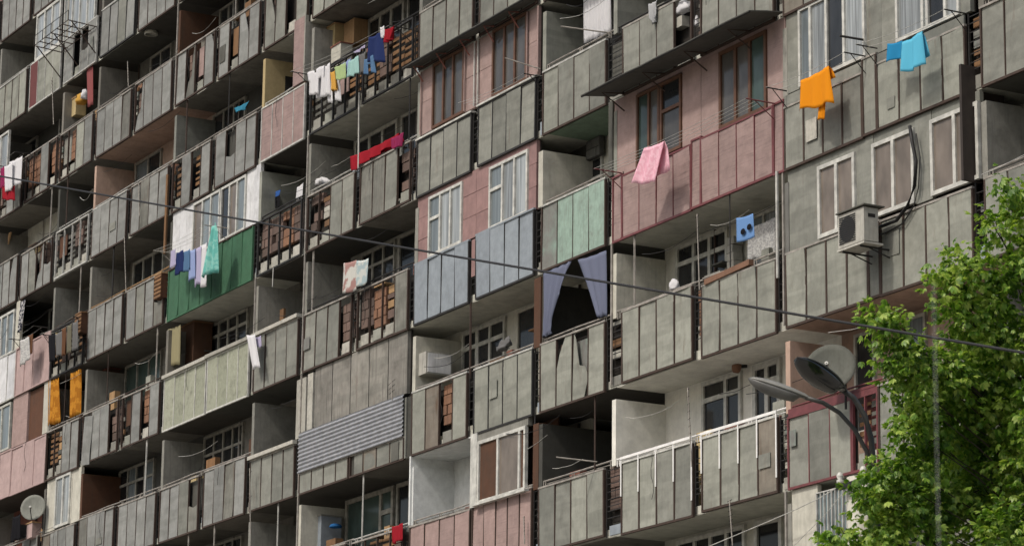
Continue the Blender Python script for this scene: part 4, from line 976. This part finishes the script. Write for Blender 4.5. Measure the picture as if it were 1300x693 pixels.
pts = [at(*p, -0.05) for p in ((1110, 300), (1124, 296), (1146, 284), (1160, 262), (1166, 238), (1168, 200), (1163, 170))]
single('cable', MB().tube(pts, 0.012, 6), BLACKM, 'thin cable running beside the thick black hose', 'cable')
# white wall box at the loggia partition
P0 = at(531, 477, 0.10); x0 = BX[12]+0.045
t = thing('air_conditioner', (x0, 0.1, P0.z), 'old white unit box fixed to the loggia partition below the blue sheets', 'air conditioner')
part('casing', MB().box(x0, x0+0.34, 0.10, 0.72, P0.z, P0.z+0.47), ACW, t); part('front_plate', MB().box(x0+0.342, x0+0.355, 0.14, 0.68, P0.z+0.03, P0.z+0.44), WHITEP, t)
# satellite dishes
def dish(px, Y, r, nrm, label, mat=None, arm=True):
    Cn = at(*px, Y); n_ = Vector(nrm).normalized(); u = n_.cross(Vector((0, 0, 1))).normalized(); w = u.cross(n_)
    t = thing('satellite_dish', tuple(Cn), label, 'satellite dish'); m = MB(); K, J = 5, 24
    for side in (0, 1):
        m.v.append(tuple(Cn-n_*(0.0+side*0.012)))
        for k in range(1, K+1):
            rr = r*k/K; dep_ = 0.22*r*(k/K)**2
            for j in range(J):
                a = 2*math.pi*j/J; m.v.append(tuple(Cn+(u*math.cos(a)+w*math.sin(a)*1.06)*rr+n_*(dep_-side*0.012)))
    o = 1+K*J
    for side in (0, 1):
        b = side*o
        for j in range(J):
            q = (b, b+1+j, b+1+(j+1) % J); m.f.append(q if side == 0 else q[::-1])
            for k in range(K-1):
                q = (b+1+k*J+j, b+1+(k+1)*J+j, b+1+(k+1)*J+(j+1) % J, b+1+k*J+(j+1) % J); m.f.append(q if side == 0 else q[::-1])
    for j in range(J): m.f.append((1+(K-1)*J+j, o+1+(K-1)*J+j, o+1+(K-1)*J+(j+1) % J, 1+(K-1)*J+(j+1) % J))
    part('reflector', m, mat or weathered('dish_grey', (0.26, 0.27, 0.24), grime=0.3), t, smooth=True)
    tip = Cn+n_*r*0.9-w*r*0.25
    part('feed_arm', MB().tube([tuple(Cn-w*r*1.0+n_*0.2*r), tuple(tip)], 0.014, 5), DARK, t)
    part('receiver', MB().tube([tuple(tip), tuple(tip-n_*0.09)], 0.032, 8), WHITE, t)
    part('mount', MB().tube([tuple(Cn-n_*0.02), (Cn.x+0.05, Cn.y+0.25, Cn.z-0.15), (Cn.x+0.05, Cn.y+0.25, Cn.z-r-0.2)], 0.022, 6), DARK, t)
    return t
dish((1055, 470), -0.35, 0.43, (0.62, -0.62, 0.35), 'large grey satellite dish behind the street lamp head', weathered('dish_green', (0.10, 0.105, 0.09), grime=0.4))
dish((43, 645), -0.3, 0.35, (0.75, -0.6, 0.25), 'grey satellite dish on the red balcony at the bottom left')
# round white lamp in the upper left loggia
P = at(192, 40, 0.3); m = MB(); prof = [(0.03, 0.0), (0.10, -0.03), (0.17, -0.12), (0.18, -0.20), (0.16, -0.20)]
for r, dz in prof:
    for j in range(16): m.v.append((P.x+r*math.cos(j*math.pi/8), P.y+r*math.sin(j*math.pi/8), P.z+0.1+dz))
for k in range(len(prof)-1):
    for j in range(16): m.f.append((k*16+j, k*16+(j+1) % 16, (k+1)*16+(j+1) % 16, (k+1)*16+j))
m.f.append(tuple(range(15, -1, -1)))
t = thing('ceiling_lamp', (P.x, P.y, P.z), 'white lamp shade under the ceiling of the upper left loggia', 'lamp'); part('lamp_shade', m, CREAM, t, smooth=True); part('stem', MB().tube([(P.x, P.y, P.z+0.1), (P.x, P.y, 5*FH+FH-0.0 if False else P.z+0.3)], 0.012, 5), DARK, t)
# lamp by the white loggia
P = at(936, 466, 0.9); t = thing('wall_lamp', tuple(P), 'round orange brown lamp on a bracket above the white loggia window', 'lamp')
m = MB().tube([(P.x, P.y-0.08, P.z), (P.x, P.y-0.05, P.z), (P.x, P.y+0.02, P.z)], [0.06, 0.11, 0.11], 12); part('lamp_head', m, BRICKO, t, smooth=True); part('bracket', MB().tube([(P.x, P.y, P.z), (P.x+0.1, P.y+0.15, P.z+0.02)], 0.03, 6), DARK, t)

# antennas
def antenna(p, q, label, n=7, L=0.22, Y=-0.12, axis='x', mat=DARK):
    A, B_ = at(*p, Y), at(*q, Y); t = thing('antenna', tuple(B_), label, 'antenna')
    part('mast', MB().tube([tuple(A), tuple(B_)], 0.013, 5), PIPE, t)
    for i in range(n):
        P = A.lerp(B_, (i+0.2)/n*0.75); l = L*(1-0.35*i/n)
        d = Vector((l, -0.25*l, 0)) if axis == 'x' else Vector((0.2*l, 0, l))
        part('element', MB().tube([tuple(P-d), tuple(P+d)], 0.007, 4), mat, t)
    return t
antenna((873, 492), (878, 592), 'tall mast with small dark elements in front of the white loggia window', 8, 0.07)
antenna((926, 634), (930, 692), 'rooftop style aerial at the bottom below the white railed balconies', 7, 0.12)
antenna((497, 484), (498, 508), 'spidery aerial on the streaked closed balcony above the corrugated sheet', 3, 0.34, Y=-0.3)
antenna((162, 78), (163, 110), 'aerial with stacked elements by the upper left loggia', 7, 0.07, Y=-0.1)
antenna((720, 280), (718, 284), 'x', 1) if False else None
antenna((158, 300), (160, 372), 'bushy aerial with many thin rods at the left', 12, 0.28, Y=-0.15)
antenna((176, 232), (177, 274), 'slim dark aerial in front of the left grey panels', 8, 0.06, Y=-0.06)
antenna((665, 655), (666, 690), 'slim dark aerial in front of the pink panels at the bottom', 6, 0.05, Y=-0.1)
antenna((885, 272), (888, 368), 'thin vertical aerial in front of the loggia with the blue pillowcase', 5, 0.10, Y=-0.1)
antenna((66, 100), (68, 158), 'tangled aerial in the dark upper left loggia', 10, 0.16, Y=-0.1)
antenna((370, 78), (352, 84), 'x', 1) if False else None
antenna((317, 594), (318, 676), 'thin pole aerial beside the narrow balcony at the lower left', 2, 0.25, Y=-0.2)

# boxes, boards and furniture
def box_thing(name, px, Y, w, d, h, mat, label, cat, slats=0, smat=None, lid=None):
    P = at(*px, Y); x, z = P.x, P.z; t = thing(name, (x, Y, z), label, cat)
    part('body', MB().box(x, x+w, Y, Y+d, z, z+h), mat, t)
    for i in range(slats):
        part('slat', MB().box(x-0.01, x+w+0.01, Y-0.02, Y-0.002, z+h*(i+0.15)/slats, z+h*(i+0.8)/slats), smat or mat, t)
    if lid: part('lid', MB().box(x-0.02, x+w+0.02, Y-0.02, Y+d+0.02, z+h, z+h+0.03), lid, t)
    return t
box_thing('wooden_box', (196, 381), -0.10, 0.42, 0.3, 0.62, BROWNM, 'dark louvred wooden box on the end of the left grey parapet', 'box', 6, WOOD, WOODL)
box_thing('wooden_crate', (95, 426), -0.16, 0.45, 0.3, 0.55, BROWNM, 'dark slatted crate hung above the dark washing', 'crate', 5, WOOD, WOOD)
box_thing('cabinet', (120, 517), 0.75, 0.95, 0.33, 0.9, BROWNM, 'red brown cabinet in the loggia beside the right orange curtain', 'cabinet', 0, None, REDW)
box_thing('cabinet', (227, 466), 0.5, 0.9, 0.5, 1.0, BROWNM, 'brown cabinet in the loggia beside the dull yellow curtain', 'cabinet', 0, None, WOOD)
box_thing('cabinet', (389, 700), 0.45, 0.75, 0.5, 0.72, BLUE, 'blue grey metal cabinet in the bottom loggia', 'cabinet', 0, None, CONC)
box_thing('carton', (413, 66), 0.5, 0.5, 0.4, 0.55, CREAMY, 'tall cream carton standing in the top loggia behind the washing', 'carton', 0, None, WOODL)
box_thing('carton', (436, 62), 0.7, 0.55, 0.35, 0.6, WOODL, 'tan carton right of the cream one in the top loggia', 'carton')
box_thing('low_chest', (420, 88), 0.3, 0.5, 0.3, 0.5, CREAM, 'low cream chest under the cartons of the top loggia', 'chest', 0, None, REDW)
box_thing('crate', (86, 152), 0.25, 0.6, 0.3, 0.5, CREAMY, 'yellowish box on the upper left balcony under the bundles', 'box', 0, None, WOODL)
P = at(103, 128, 0.25); blob('bundle', P, 0.2, 0.15, 0.22, c_ye, 'orange and white bundle on the yellowish box', 'bundle', 5)
P = at(108, 122, 0.2); blob('bag', P, 0.1, 0.12, 0.2, c_wh, 'small white bag beside the orange bundle', 'bag', 6)
P = at(426, 668, 0.6); blob('basin', P, 0.14, 0.14, 0.07, C('basin_blue', (0.03, 0.14, 0.36)), 'small blue basin on the cabinet in the bottom loggia', 'basin', 2, rough=0.05)
P = at(856, 364, 0.1); blob('bag', P, 0.12, 0.08, 0.14, c_wh, 'little white bag on the balcony rail under the loggia window', 'bag', 8)
P = at(640, 440, 0.0); blob('rag', P, 0.22, 0.06, 0.13, c_gy, 'crumpled dark rag hung on the rail before the left loggia window', 'rag', 9, rough=0.6)
A = at(4, 326, 0.5); Bq = at(11, 296, 0.5)
single('plank', MB().prism([(A.x, A.z), (A.x+0.16, A.z), (Bq.x+0.16, Bq.z), (Bq.x, Bq.z)], 0.5, 0.54), WOODL, 'pale plank leaning in the dark loggia at the far left', 'plank')
box_thing('shelf_box', (855, 60-22), 0.05, 0.3, 0.2, 0.2, CONCL, 'pale box stored behind the open lattice panel at the top', 'box')
P = at(868, 12, 0.1); blob('bag', P, 0.25, 0.08, 0.16, c_wh, 'white bag stored in the open lattice panel at the top', 'bag', 11)
P = at(884, 30, 0.08); blob('bottle', P, 0.06, 0.05, 0.16, c_wh, 'white bottle in the open lattice panel at the top', 'bottle', 12, rough=0.05)
box_thing('box', (16, 684), -0.15, 0.5, 0.25, 0.35, DARK, 'black box under the satellite dish at the bottom left', 'box')
box_thing('box', (33, 684), -0.15, 0.45, 0.25, 0.4, PINKL, 'pale pink box beside the black box at the bottom left', 'box', 0, None, WOODL)
cloth('cloth', (17, 656), (27, 652), (26, 684), (15, 688), -0.35, c_bk, 'black cloth hanging at the bottom left by the dish', 'cloth', amp=0.03)
A, Bq = at(895, 362, -0.03), at(952, 336, -0.03)
m = MB(); m.v = [(A.x, -0.05, A.z), (Bq.x, -0.05, Bq.z), (Bq.x, -0.05, Bq.z+0.10), (A.x, -0.05, A.z+0.10), (A.x, 0.05, A.z), (Bq.x, 0.05, Bq.z), (Bq.x, 0.05, Bq.z+0.10), (A.x, 0.05, A.z+0.10)]
m.f = [(0, 1, 2, 3), (5, 4, 7, 6), (4, 0, 3, 7), (1, 5, 6, 2), (3, 2, 6, 7), (4, 5, 1, 0)]
single('rail_board', m, BRICKO, 'rust orange board lying along the rail below the blue pillowcase', 'board')
# block stack by the blue pillowcase
x0 = XP(925, 0.9, 2.0)
for i in range(9): link('stone', (PC.get('st') or PC.setdefault('st', MB().box(0, 0.22, 0, 0.2, 0, 0.14).mesh('stone', CONCL))), BLD, (x0+U(-0.03, 0.03), 0.85, 1.05+i*0.15))
# insulators at the lower right
P = at(1064, 614, -0.25); t = thing('insulator_bracket', tuple(P), 'black bracket with two white insulators left of the tree', 'bracket')
part('bar', MB().box(P.x, P.x+0.95, -0.3, -0.2, P.z-0.10, P.z-0.02), BLACKM, t)
for dx in (0.06, 0.72):
    part('insulator', MB().tube([(P.x+dx, -0.25, P.z-0.02), (P.x+dx, -0.25, P.z+0.05), (P.x+dx, -0.25, P.z+0.06), (P.x+dx, -0.25, P.z+0.11), (P.x+dx, -0.25, P.z+0.13), (P.x+dx, -0.25, P.z+0.18)], [0.055, 0.06, 0.035, 0.06, 0.06, 0.03], 12), WHITE, t, smooth=True)
q = [tuple(at(*p, -0.26)) for p in ((1074, 612), (1040, 632), (1000, 651), (960, 668), (900, 693))]
single('wire', MB().tube(q, 0.009, 5), LTS, 'pale wire sloping down left from the white insulators', 'wire')
q = [tuple(at(*p, -0.26)) for p in ((1078, 616), (1050, 650), (1020, 680), (1000, 700))]
single('wire', MB().tube(q, 0.006, 5), LTS, 'thin pale wire falling steeply left from the white insulators', 'wire')
q = [tuple(at(*p, -0.4)) for p in ((1246, 222), (1270, 212), (1300, 197), (1330, 184))]
single('wire', MB().tube(q, 0.008, 5), LTS, 'short wire above the top sprig of the tree', 'wire')
# overhead cable
A, Bq = ray(-300, 168, 66), ray(1600, 498, 26)
pts = [A.lerp(Bq, i/20) for i in range(21)]
for i, p in enumerate(pts): p.z -= 0.06*math.sin(math.pi*i/20)
single('overhead_cable', MB().tube([tuple(p) for p in pts], 0.016, 6), BLACKM, 'dark overhead cable crossing the whole view from upper left to lower right', 'cable')
# thin pale pole near the camera, out of focus before the tree
A = ray(1185, 360, 7.0); Bq = ray(1184, 900, 7.0)
single('thin_pole', MB().tube([tuple(A), (A.x, A.y, GZ)], 0.0006, 6), plain('pale_pole', (0.55, 0.55, 0.52)), 'thin pale blurred rod standing in front of the tree', 'rod')

rk = random.Random(21)
for f in range(-1, 6):
    for b in range(1, 19):
        if (f, b) in CLOSED or (f, b) in {(0, 14), (1, 14)}: continue
        X0, X1, Z = BX[b]+0.12, BX[b+1]-0.25, f*FH; D_ = partd(b, f)
        if rk.random() < 0.6:
            x = rk.uniform(X0, X1); part('wall_pipe', MB().tube([(x, D_-0.04, Z+0.2), (x, D_-0.04, Z+2.75)], rk.uniform(0.015, 0.035), 6), rk.choice([PIPE, LTS, DARK, RUST]), BLD)
        if rk.random() < 0.5:
            x = rk.uniform(X0, X1-0.5); h_ = rk.uniform(1.5, 2.1); part('shelf', MB().box(x, x+rk.uniform(0.3, 0.8), D_-0.32, D_-0.005, Z+h_, Z+h_+0.03), rk.choice([WOOD, WOODL, CONCD]), BLD)
        if rk.random() < 0.55:
            x = rk.uniform(X0, X1-0.4); part('stored_board', MB().box(x, x+rk.uniform(0.2, 0.55), 0.5, 0.53+rk.uniform(0, 0.2), Z+0.2, Z+rk.uniform(1.45, 2.0)), rk.choice([WOOD, BROWNM, CREAMY, CONC, WHITEP, DIRTSHADE, FCL, BLUE, WOODL]), BLD)
        for q in range(rk.randrange(0, 3)):
            x = rk.uniform(X0, X1-0.5); w_ = rk.uniform(0.15, 0.45); y_ = rk.uniform(0.3, 0.7); zt = rk.uniform(1.4, 1.75)
            part('stored_box', MB().box(x, x+w_, y_, y_+rk.uniform(0.15, 0.3), Z+0.2, Z+zt), rk.choice([WOOD, BROWNM, CREAMY, CONC, DIRTSHADE, BRICKO, WOODL, REDW, BLUE, FCD]), BLD)
        if rk.random() < 0.35:
            x = rk.uniform(X0, X1); part('front_post', MB().tube([(x, 0.05, Z+1.2), (x+rk.uniform(-.02, .02), 0.05, Z+2.79)], rk.uniform(0.012, 0.025), 5), rk.choice([PIPE, DARK, RUST, LTS]), BLD)
        for q in range(rk.randrange(0, 3)):
            x = rk.uniform(X0-0.2, X1-1.0); w_ = rk.uniform(0.8, 2.6); z_ = Z+rk.uniform(1.5, 2.6); sg = rk.uniform(0.02, 0.2); y_ = rk.uniform(0.0, 0.25) if rk.random() < 0.6 else -0.04
            part('loose_wire', MB().tube([(x+w_*k/6, y_, z_-sg*math.sin(math.pi*k/6)+rk.uniform(-0.01, 0.01)) for k in range(7)], 0.006, 4), rk.choice([DARK, LTS, BLACKM]), BLD)
        if rk.random() < 0.3:
            x = rk.uniform(X0, X1-0.8); part('hanging_wire', MB().tube([(x+0.03*math.sin(k*1.7), -0.05-0.02*math.sin(k), Z+1.3-k*0.14) for k in range(rk.randrange(4, 8))], 0.006, 4), DARK, BLD)

# ================================================================ street lamp
LD = 37.0
t = thing('street_lamp', (ray(1110, 640, LD).x, ray(1110, 640, LD).y, GZ), 'double armed street lamp with two cobra heads left of the tree', 'street lamp')
LGREY = plain('lamp_arm_grey', (0.05, 0.05, 0.048), rough=0.5); SHELL = plain('lamp_shell', (0.13, 0.13, 0.125), rough=0.45, noise_amt=0.3); SHELLP = plain('lamp_shell_pale', (0.24, 0.24, 0.22), rough=0.5, noise_amt=0.3); BOWL = plain('dark_bowl', (0.014, 0.015, 0.016), rough=0.12, spec=0.8)
base = ray(1110, 640, LD)
def lamp_head(pb, pt, db, dt, W, mats, down, upn):
    A, Bq = ray(*pb, db), ray(*pt, dt); ax = (Bq-A); Lh = ax.length; ax.normalize()
    side = ax.cross(Vector((0, 0, 1))).normalized(); up = side.cross(ax).normalized()
    for nm, mt, sgn, hh in (('head_shell', mats[0], 1, upn), ('lamp_bowl', mats[1], -1, down)):
        m = MB(); K, J = 14, 12
        for k in range(K+1):
            s = k/K; w = W*(0.16+0.84*math.sin(math.pi*min(1, s*0.62+0.0)**0.9)**0.8) if s < 0.8 else W*math.sqrt(max(0, 1-((s-0.8)/0.2)**2))*0.98
            w = W*(0.22+0.78*(1-(1-min(1, s/0.55))**2)) if s < 0.6 else W*math.sqrt(max(0.0, 1-((s-0.6)/0.4)**2))
            h = hh*(0.35+0.65*w/W) if s > 0 else hh*0.3
            h *= (1 if s < 0.6 else math.sqrt(max(0.0, 1-((s-0.6)/0.4)**2)))
            if sgn < 0: w *= 0.93; h = h*(0.2 if s < 0.18 else 1)
            P = A+ax*(Lh*s)
            for j in range(J+1):
                a = math.pi*j/J; q = P+side*(w*math.cos(a))+up*(sgn*(h*math.sin(a))+ (0.004 if sgn > 0 else 0))
                m.v.append(tuple(q))
        for k in range(K):
            for j in range(J+1):
                j2 = (j+1) % (J+1); a, b, c, d = k*(J+1)+j, (k+1)*(J+1)+j, (k+1)*(J+1)+j2, k*(J+1)+j2
                m.f.append((a, b, c, d) if sgn > 0 else (d, c, b, a))
        part(nm, m, mt, t, smooth=True)
lamp_head((1027, 506), (949, 480), LD, LD+0.2, 0.12, (SHELLP, SHELL), 0.115, 0.065)
lamp_head((1072, 497), (1012, 453), LD, LD-0.55, 0.185, (SHELL, BOWL), 0.16, 0.05)
a1 = [ray(*p, LD) for p in ((1022, 504), (1045, 511), (1066, 524), (1085, 545), (1100, 572), (1107, 600), (1110, 640))]
a2 = [ray(*p, LD) for p in ((1066, 492), (1084, 505), (1098, 528), (1106, 556), (1109, 590), (1110, 640))]
part('arm', MB().tube([tuple(p) for p in a1], 0.027, 8), LGREY, t, smooth=True)
part('arm', MB().tube([tuple(p) for p in a2], 0.035, 8), LGREY, t, smooth=True)
part('pole', MB().tube([(base.x, base.y, base.z+0.35), (base.x, base.y, base.z), (base.x, base.y, GZ)], [0.05, 0.07, 0.09], 12), DARK, t, smooth=True)

# ================================================================ tree
import numpy as np
rg = np.random.default_rng(5)
TD = 34.0
ms, n, b = newmat('leaves'); L = n.links.new
geo = nd(n, 'ShaderNodeNewGeometry'); cr = nd(n, 'ShaderNodeValToRGB')
cr.color_ramp.elements[0].color = (0.055, 0.13, 0.012, 1); cr.color_ramp.elements[1].color = (0.38, 0.48, 0.10, 1)
e = cr.color_ramp.elements.new(0.5); e.color = (0.155, 0.29, 0.032, 1)
tcl = nd(n, 'ShaderNodeTexCoord'); nl = nd(n, 'ShaderNodeTexNoise'); nl.inputs['Scale'].default_value = 2.6; nl.inputs['Detail'].default_value = 3; L(tcl.outputs['Object'], nl.inputs['Vector'])
mrl = nd(n, 'ShaderNodeMapRange'); mrl.inputs['From Min'].default_value = 0.35; mrl.inputs['From Max'].default_value = 0.65; mrl.inputs['To Min'].default_value = -0.35; mrl.inputs['To Max'].default_value = 0.45; L(nl.outputs[0], mrl.inputs[0])
adl = nd(n, 'ShaderNodeMath', operation='ADD'); L(geo.outputs['Random Per Island'], adl.inputs[0]); L(mrl.outputs[0], adl.inputs[1]); L(adl.outputs[0], cr.inputs[0]); L(cr.outputs[0], b.inputs['Base Color']); b.inputs['Roughness'].default_value = 0.42; b.inputs['Specular IOR Level'].default_value = 0.5
tl = nd(n, 'ShaderNodeBsdfTranslucent'); vm = nd(n, 'ShaderNodeVectorMath', operation='MULTIPLY'); vm.inputs[1].default_value = (1.3, 1.4, 0.6); L(cr.outputs[0], vm.inputs[0]); L(vm.outputs[0], tl.inputs[0])
mx = nd(n, 'ShaderNodeMixShader'); mx.inputs[0].default_value = 0.42
out = [x for x in n.nodes if x.type == 'OUTPUT_MATERIAL'][0]; L(b.outputs[0], mx.inputs[1]); L(tl.outputs[0], mx.inputs[2]); L(mx.outputs[0], out.inputs[0])
BARK = weathered('bark', (0.055, 0.043, 0.03), grime=0.5, bump=0.6, scale=4)
# boughs: picture column, row, radius (px), depth offset (m), clumps
BL = [(1230, 560, 50, 1.3, 60), (1190, 620, 45, 1.2, 50), (1270, 480, 50, 1.2, 60), (1180, 500, 30, 1.0, 30), (1280, 620, 50, 1.2, 50), (1240, 430, 40, 1.0, 40), (1276, 238, 17, 0, 9), (1292, 252, 14, 0, 6), (1296, 290, 34, .2, 22), (1262, 285, 16, 0, 8), (1225, 335, 26, -.1, 20), (1205, 365, 24, -.2, 18), (1245, 372, 34, .1, 28), (1285, 345, 40, .2, 36), (1226, 405, 34, 0, 30), (1270, 420, 45, .2, 44),
      (1130, 418, 24, -.3, 20), (1118, 398, 11, -.3, 4), (1148, 440, 18, -.3, 9), (1140, 470, 24, -.2, 18), (1170, 465, 30, -.1, 26), (1210, 470, 36, 0, 34), (1160, 505, 26, -.2, 20), (1150, 540, 22, -.2, 17), (1195, 520, 36, .5, 58), (1250, 500, 45, .6, 74),
      (1290, 520, 40, .1, 34), (1180, 560, 22, .2, 34), (1130, 606, 26, -.3, 24), (1108, 626, 18, -.3, 13), (1165, 600, 26, -.1, 20), (1150, 645, 34, -.2, 34), (1195, 640, 34, .3, 58), (1240, 620, 40, .7, 54), (1290, 600, 30, 0, 22), (1285, 560, 28, .3, 46),
      (1225, 570, 22, .7, 24), (1120, 675, 30, -.2, 26), (1098, 640, 14, -.3, 9), (1092, 690, 20, -.3, 16), (1108, 398, 8, -.3, 4), (1068, 682, 16, -.4, 9), (1052, 690, 11, -.4, 5), (1180, 690, 40, 0, 34), (1235, 690, 36, .4, 22), (1275, 675, 40, -.4, 42), (1320, 650, 40, -.2, 34), (1340, 560, 60, 0, 60), (1340, 440, 60, 0, 60), (1335, 330, 50, 0, 40),
      (1400, 400, 80, .3, 70), (1410, 550, 90, .3, 80), (1390, 690, 80, 0, 70), (1300, 740, 60, 0, 50), (1200, 740, 50, 0, 40), (1110, 730, 40, 0, 30), (1240, 820, 90, .3, 70), (1380, 820, 90, .3, 70), (1130, 810, 60, .3, 40)]
rx = np.array(RT); up_ = np.array(UP); fw = np.array(FW)
V = []; cent = []
for (x, y, r, dd, nc) in BL:
    c = np.array(ray(x, y, TD+dd)); rm = r/FPX*TD; cent.append((c, rm))
    for _ in range(int(nc*1.5)):
        d = rg.normal(size=3); d /= np.linalg.norm(d); rad = rm*(rg.uniform(0.25, 1.0)**0.6)*(rg.uniform(1.0, 1.5) if rg.random() < 0.18 else 0.95)
        off = rx*d[0]*rad + up_*d[1]*rad + fw*d[2]*max(rad, 0.18)*1.3
        cc = c+off
        kk = rg.integers(5, 9)
        outw = d[0]*rx+d[1]*up_+d[2]*fw
        for _k in range(kk):
            # one leaf: five leaflets fanned from the end of a stalk, drooping a little
            p = cc+rg.normal(size=3)*0.075
            ax = outw*0.7+rg.normal(size=3)*0.6+np.array([0, 0, -0.15]); ax /= np.linalg.norm(ax)
            nn = np.array([0.05, -0.35, 1.0])+rg.normal(size=3)*0.45; s0 = np.cross(ax, nn); s0 /= np.linalg.norm(s0)+1e-9; n0 = np.cross(s0, ax)
            sc = rg.uniform(0.6, 1.45)
            for an, lf in ((-1.15, 0.62), (-0.55, 0.88), (0, 1.0), (0.55, 0.88), (1.15, 0.62)):
                dr = ax*math.cos(an)+s0*math.sin(an)-n0*0.28; dr /= np.linalg.norm(dr); q = np.cross(dr, n0); q /= np.linalg.norm(q)+1e-9
                ln = 0.074*sc*lf; wd = ln*0.25
                V.append((p, p+dr*ln*0.55+q*wd-n0*0.004, p+dr*ln-n0*0.018, p+dr*ln*0.55-q*wd-n0*0.004))
V = np.array(V).reshape(-1, 3); NL = len(V)//4
tb = ray(1330, 600, TD+0.6); tx, ty = tb.x, tb.y
t = thing('tree', (tx, ty, GZ), 'leafy bright green tree filling the lower right corner', 'tree')
me = bpy.data.meshes.new('crown'); me.vertices.add(NL*4); me.vertices.foreach_set('co', (V-np.array([tx, ty, GZ])).ravel())
me.loops.add(NL*6); idx = (np.arange(NL)[:, None]*4+np.array([0, 1, 2, 0, 2, 3])[None]).ravel(); me.loops.foreach_set('vertex_index', idx.astype(np.int32))
me.polygons.add(NL*2); me.polygons.foreach_set('loop_start', np.arange(0, NL*6, 3, dtype=np.int32)); me.polygons.foreach_set('loop_total', np.full(NL*2, 3, dtype=np.int32))
me.materials.append(ms); me.update(); me.validate()
cw = link('crown', me, t, (tx, ty, GZ), kind='stuff')
part('trunk', MB().tube([(tx, ty, GZ-0.1), (tx+0.03, ty, GZ+0.8), (tx-0.05, ty+0.03, tb.z-0.6), (tx-0.02, ty, tb.z+1.0), (tx, ty, tb.z+2.0)], [0.24, 0.18, 0.14, 0.09, 0.03], 12), BARK, t, smooth=True)
for c, rm in cent:
    c = Vector(c); z0 = max(GZ+1.2, min(c.z-0.5-0.35*(Vector((c.x-tx, c.y-ty, 0)).length), tb.z+1.6)); A = Vector((tx, ty, z0)); mid = A.lerp(c, 0.5)+Vector((U(-.1, .1), U(-.1, .1), 0.12))
    part('limb', MB().tube([tuple(A), tuple(A.lerp(mid, 0.5)+Vector((0, 0, 0.03))), tuple(mid), tuple(c)], [0.018, 0.013, 0.008, 0.003], 6), BARK, t, smooth=True)
    for k in range(3):
        d = Vector((U(-1, 1), U(-1, 1), U(-0.5, 1))).normalized()*rm*0.8
        part('twig', MB().tube([tuple(mid.lerp(c, U(0.5, 1))), tuple(c+d)], [0.008, 0.003], 4), BARK, t)
print('leaves', NL)
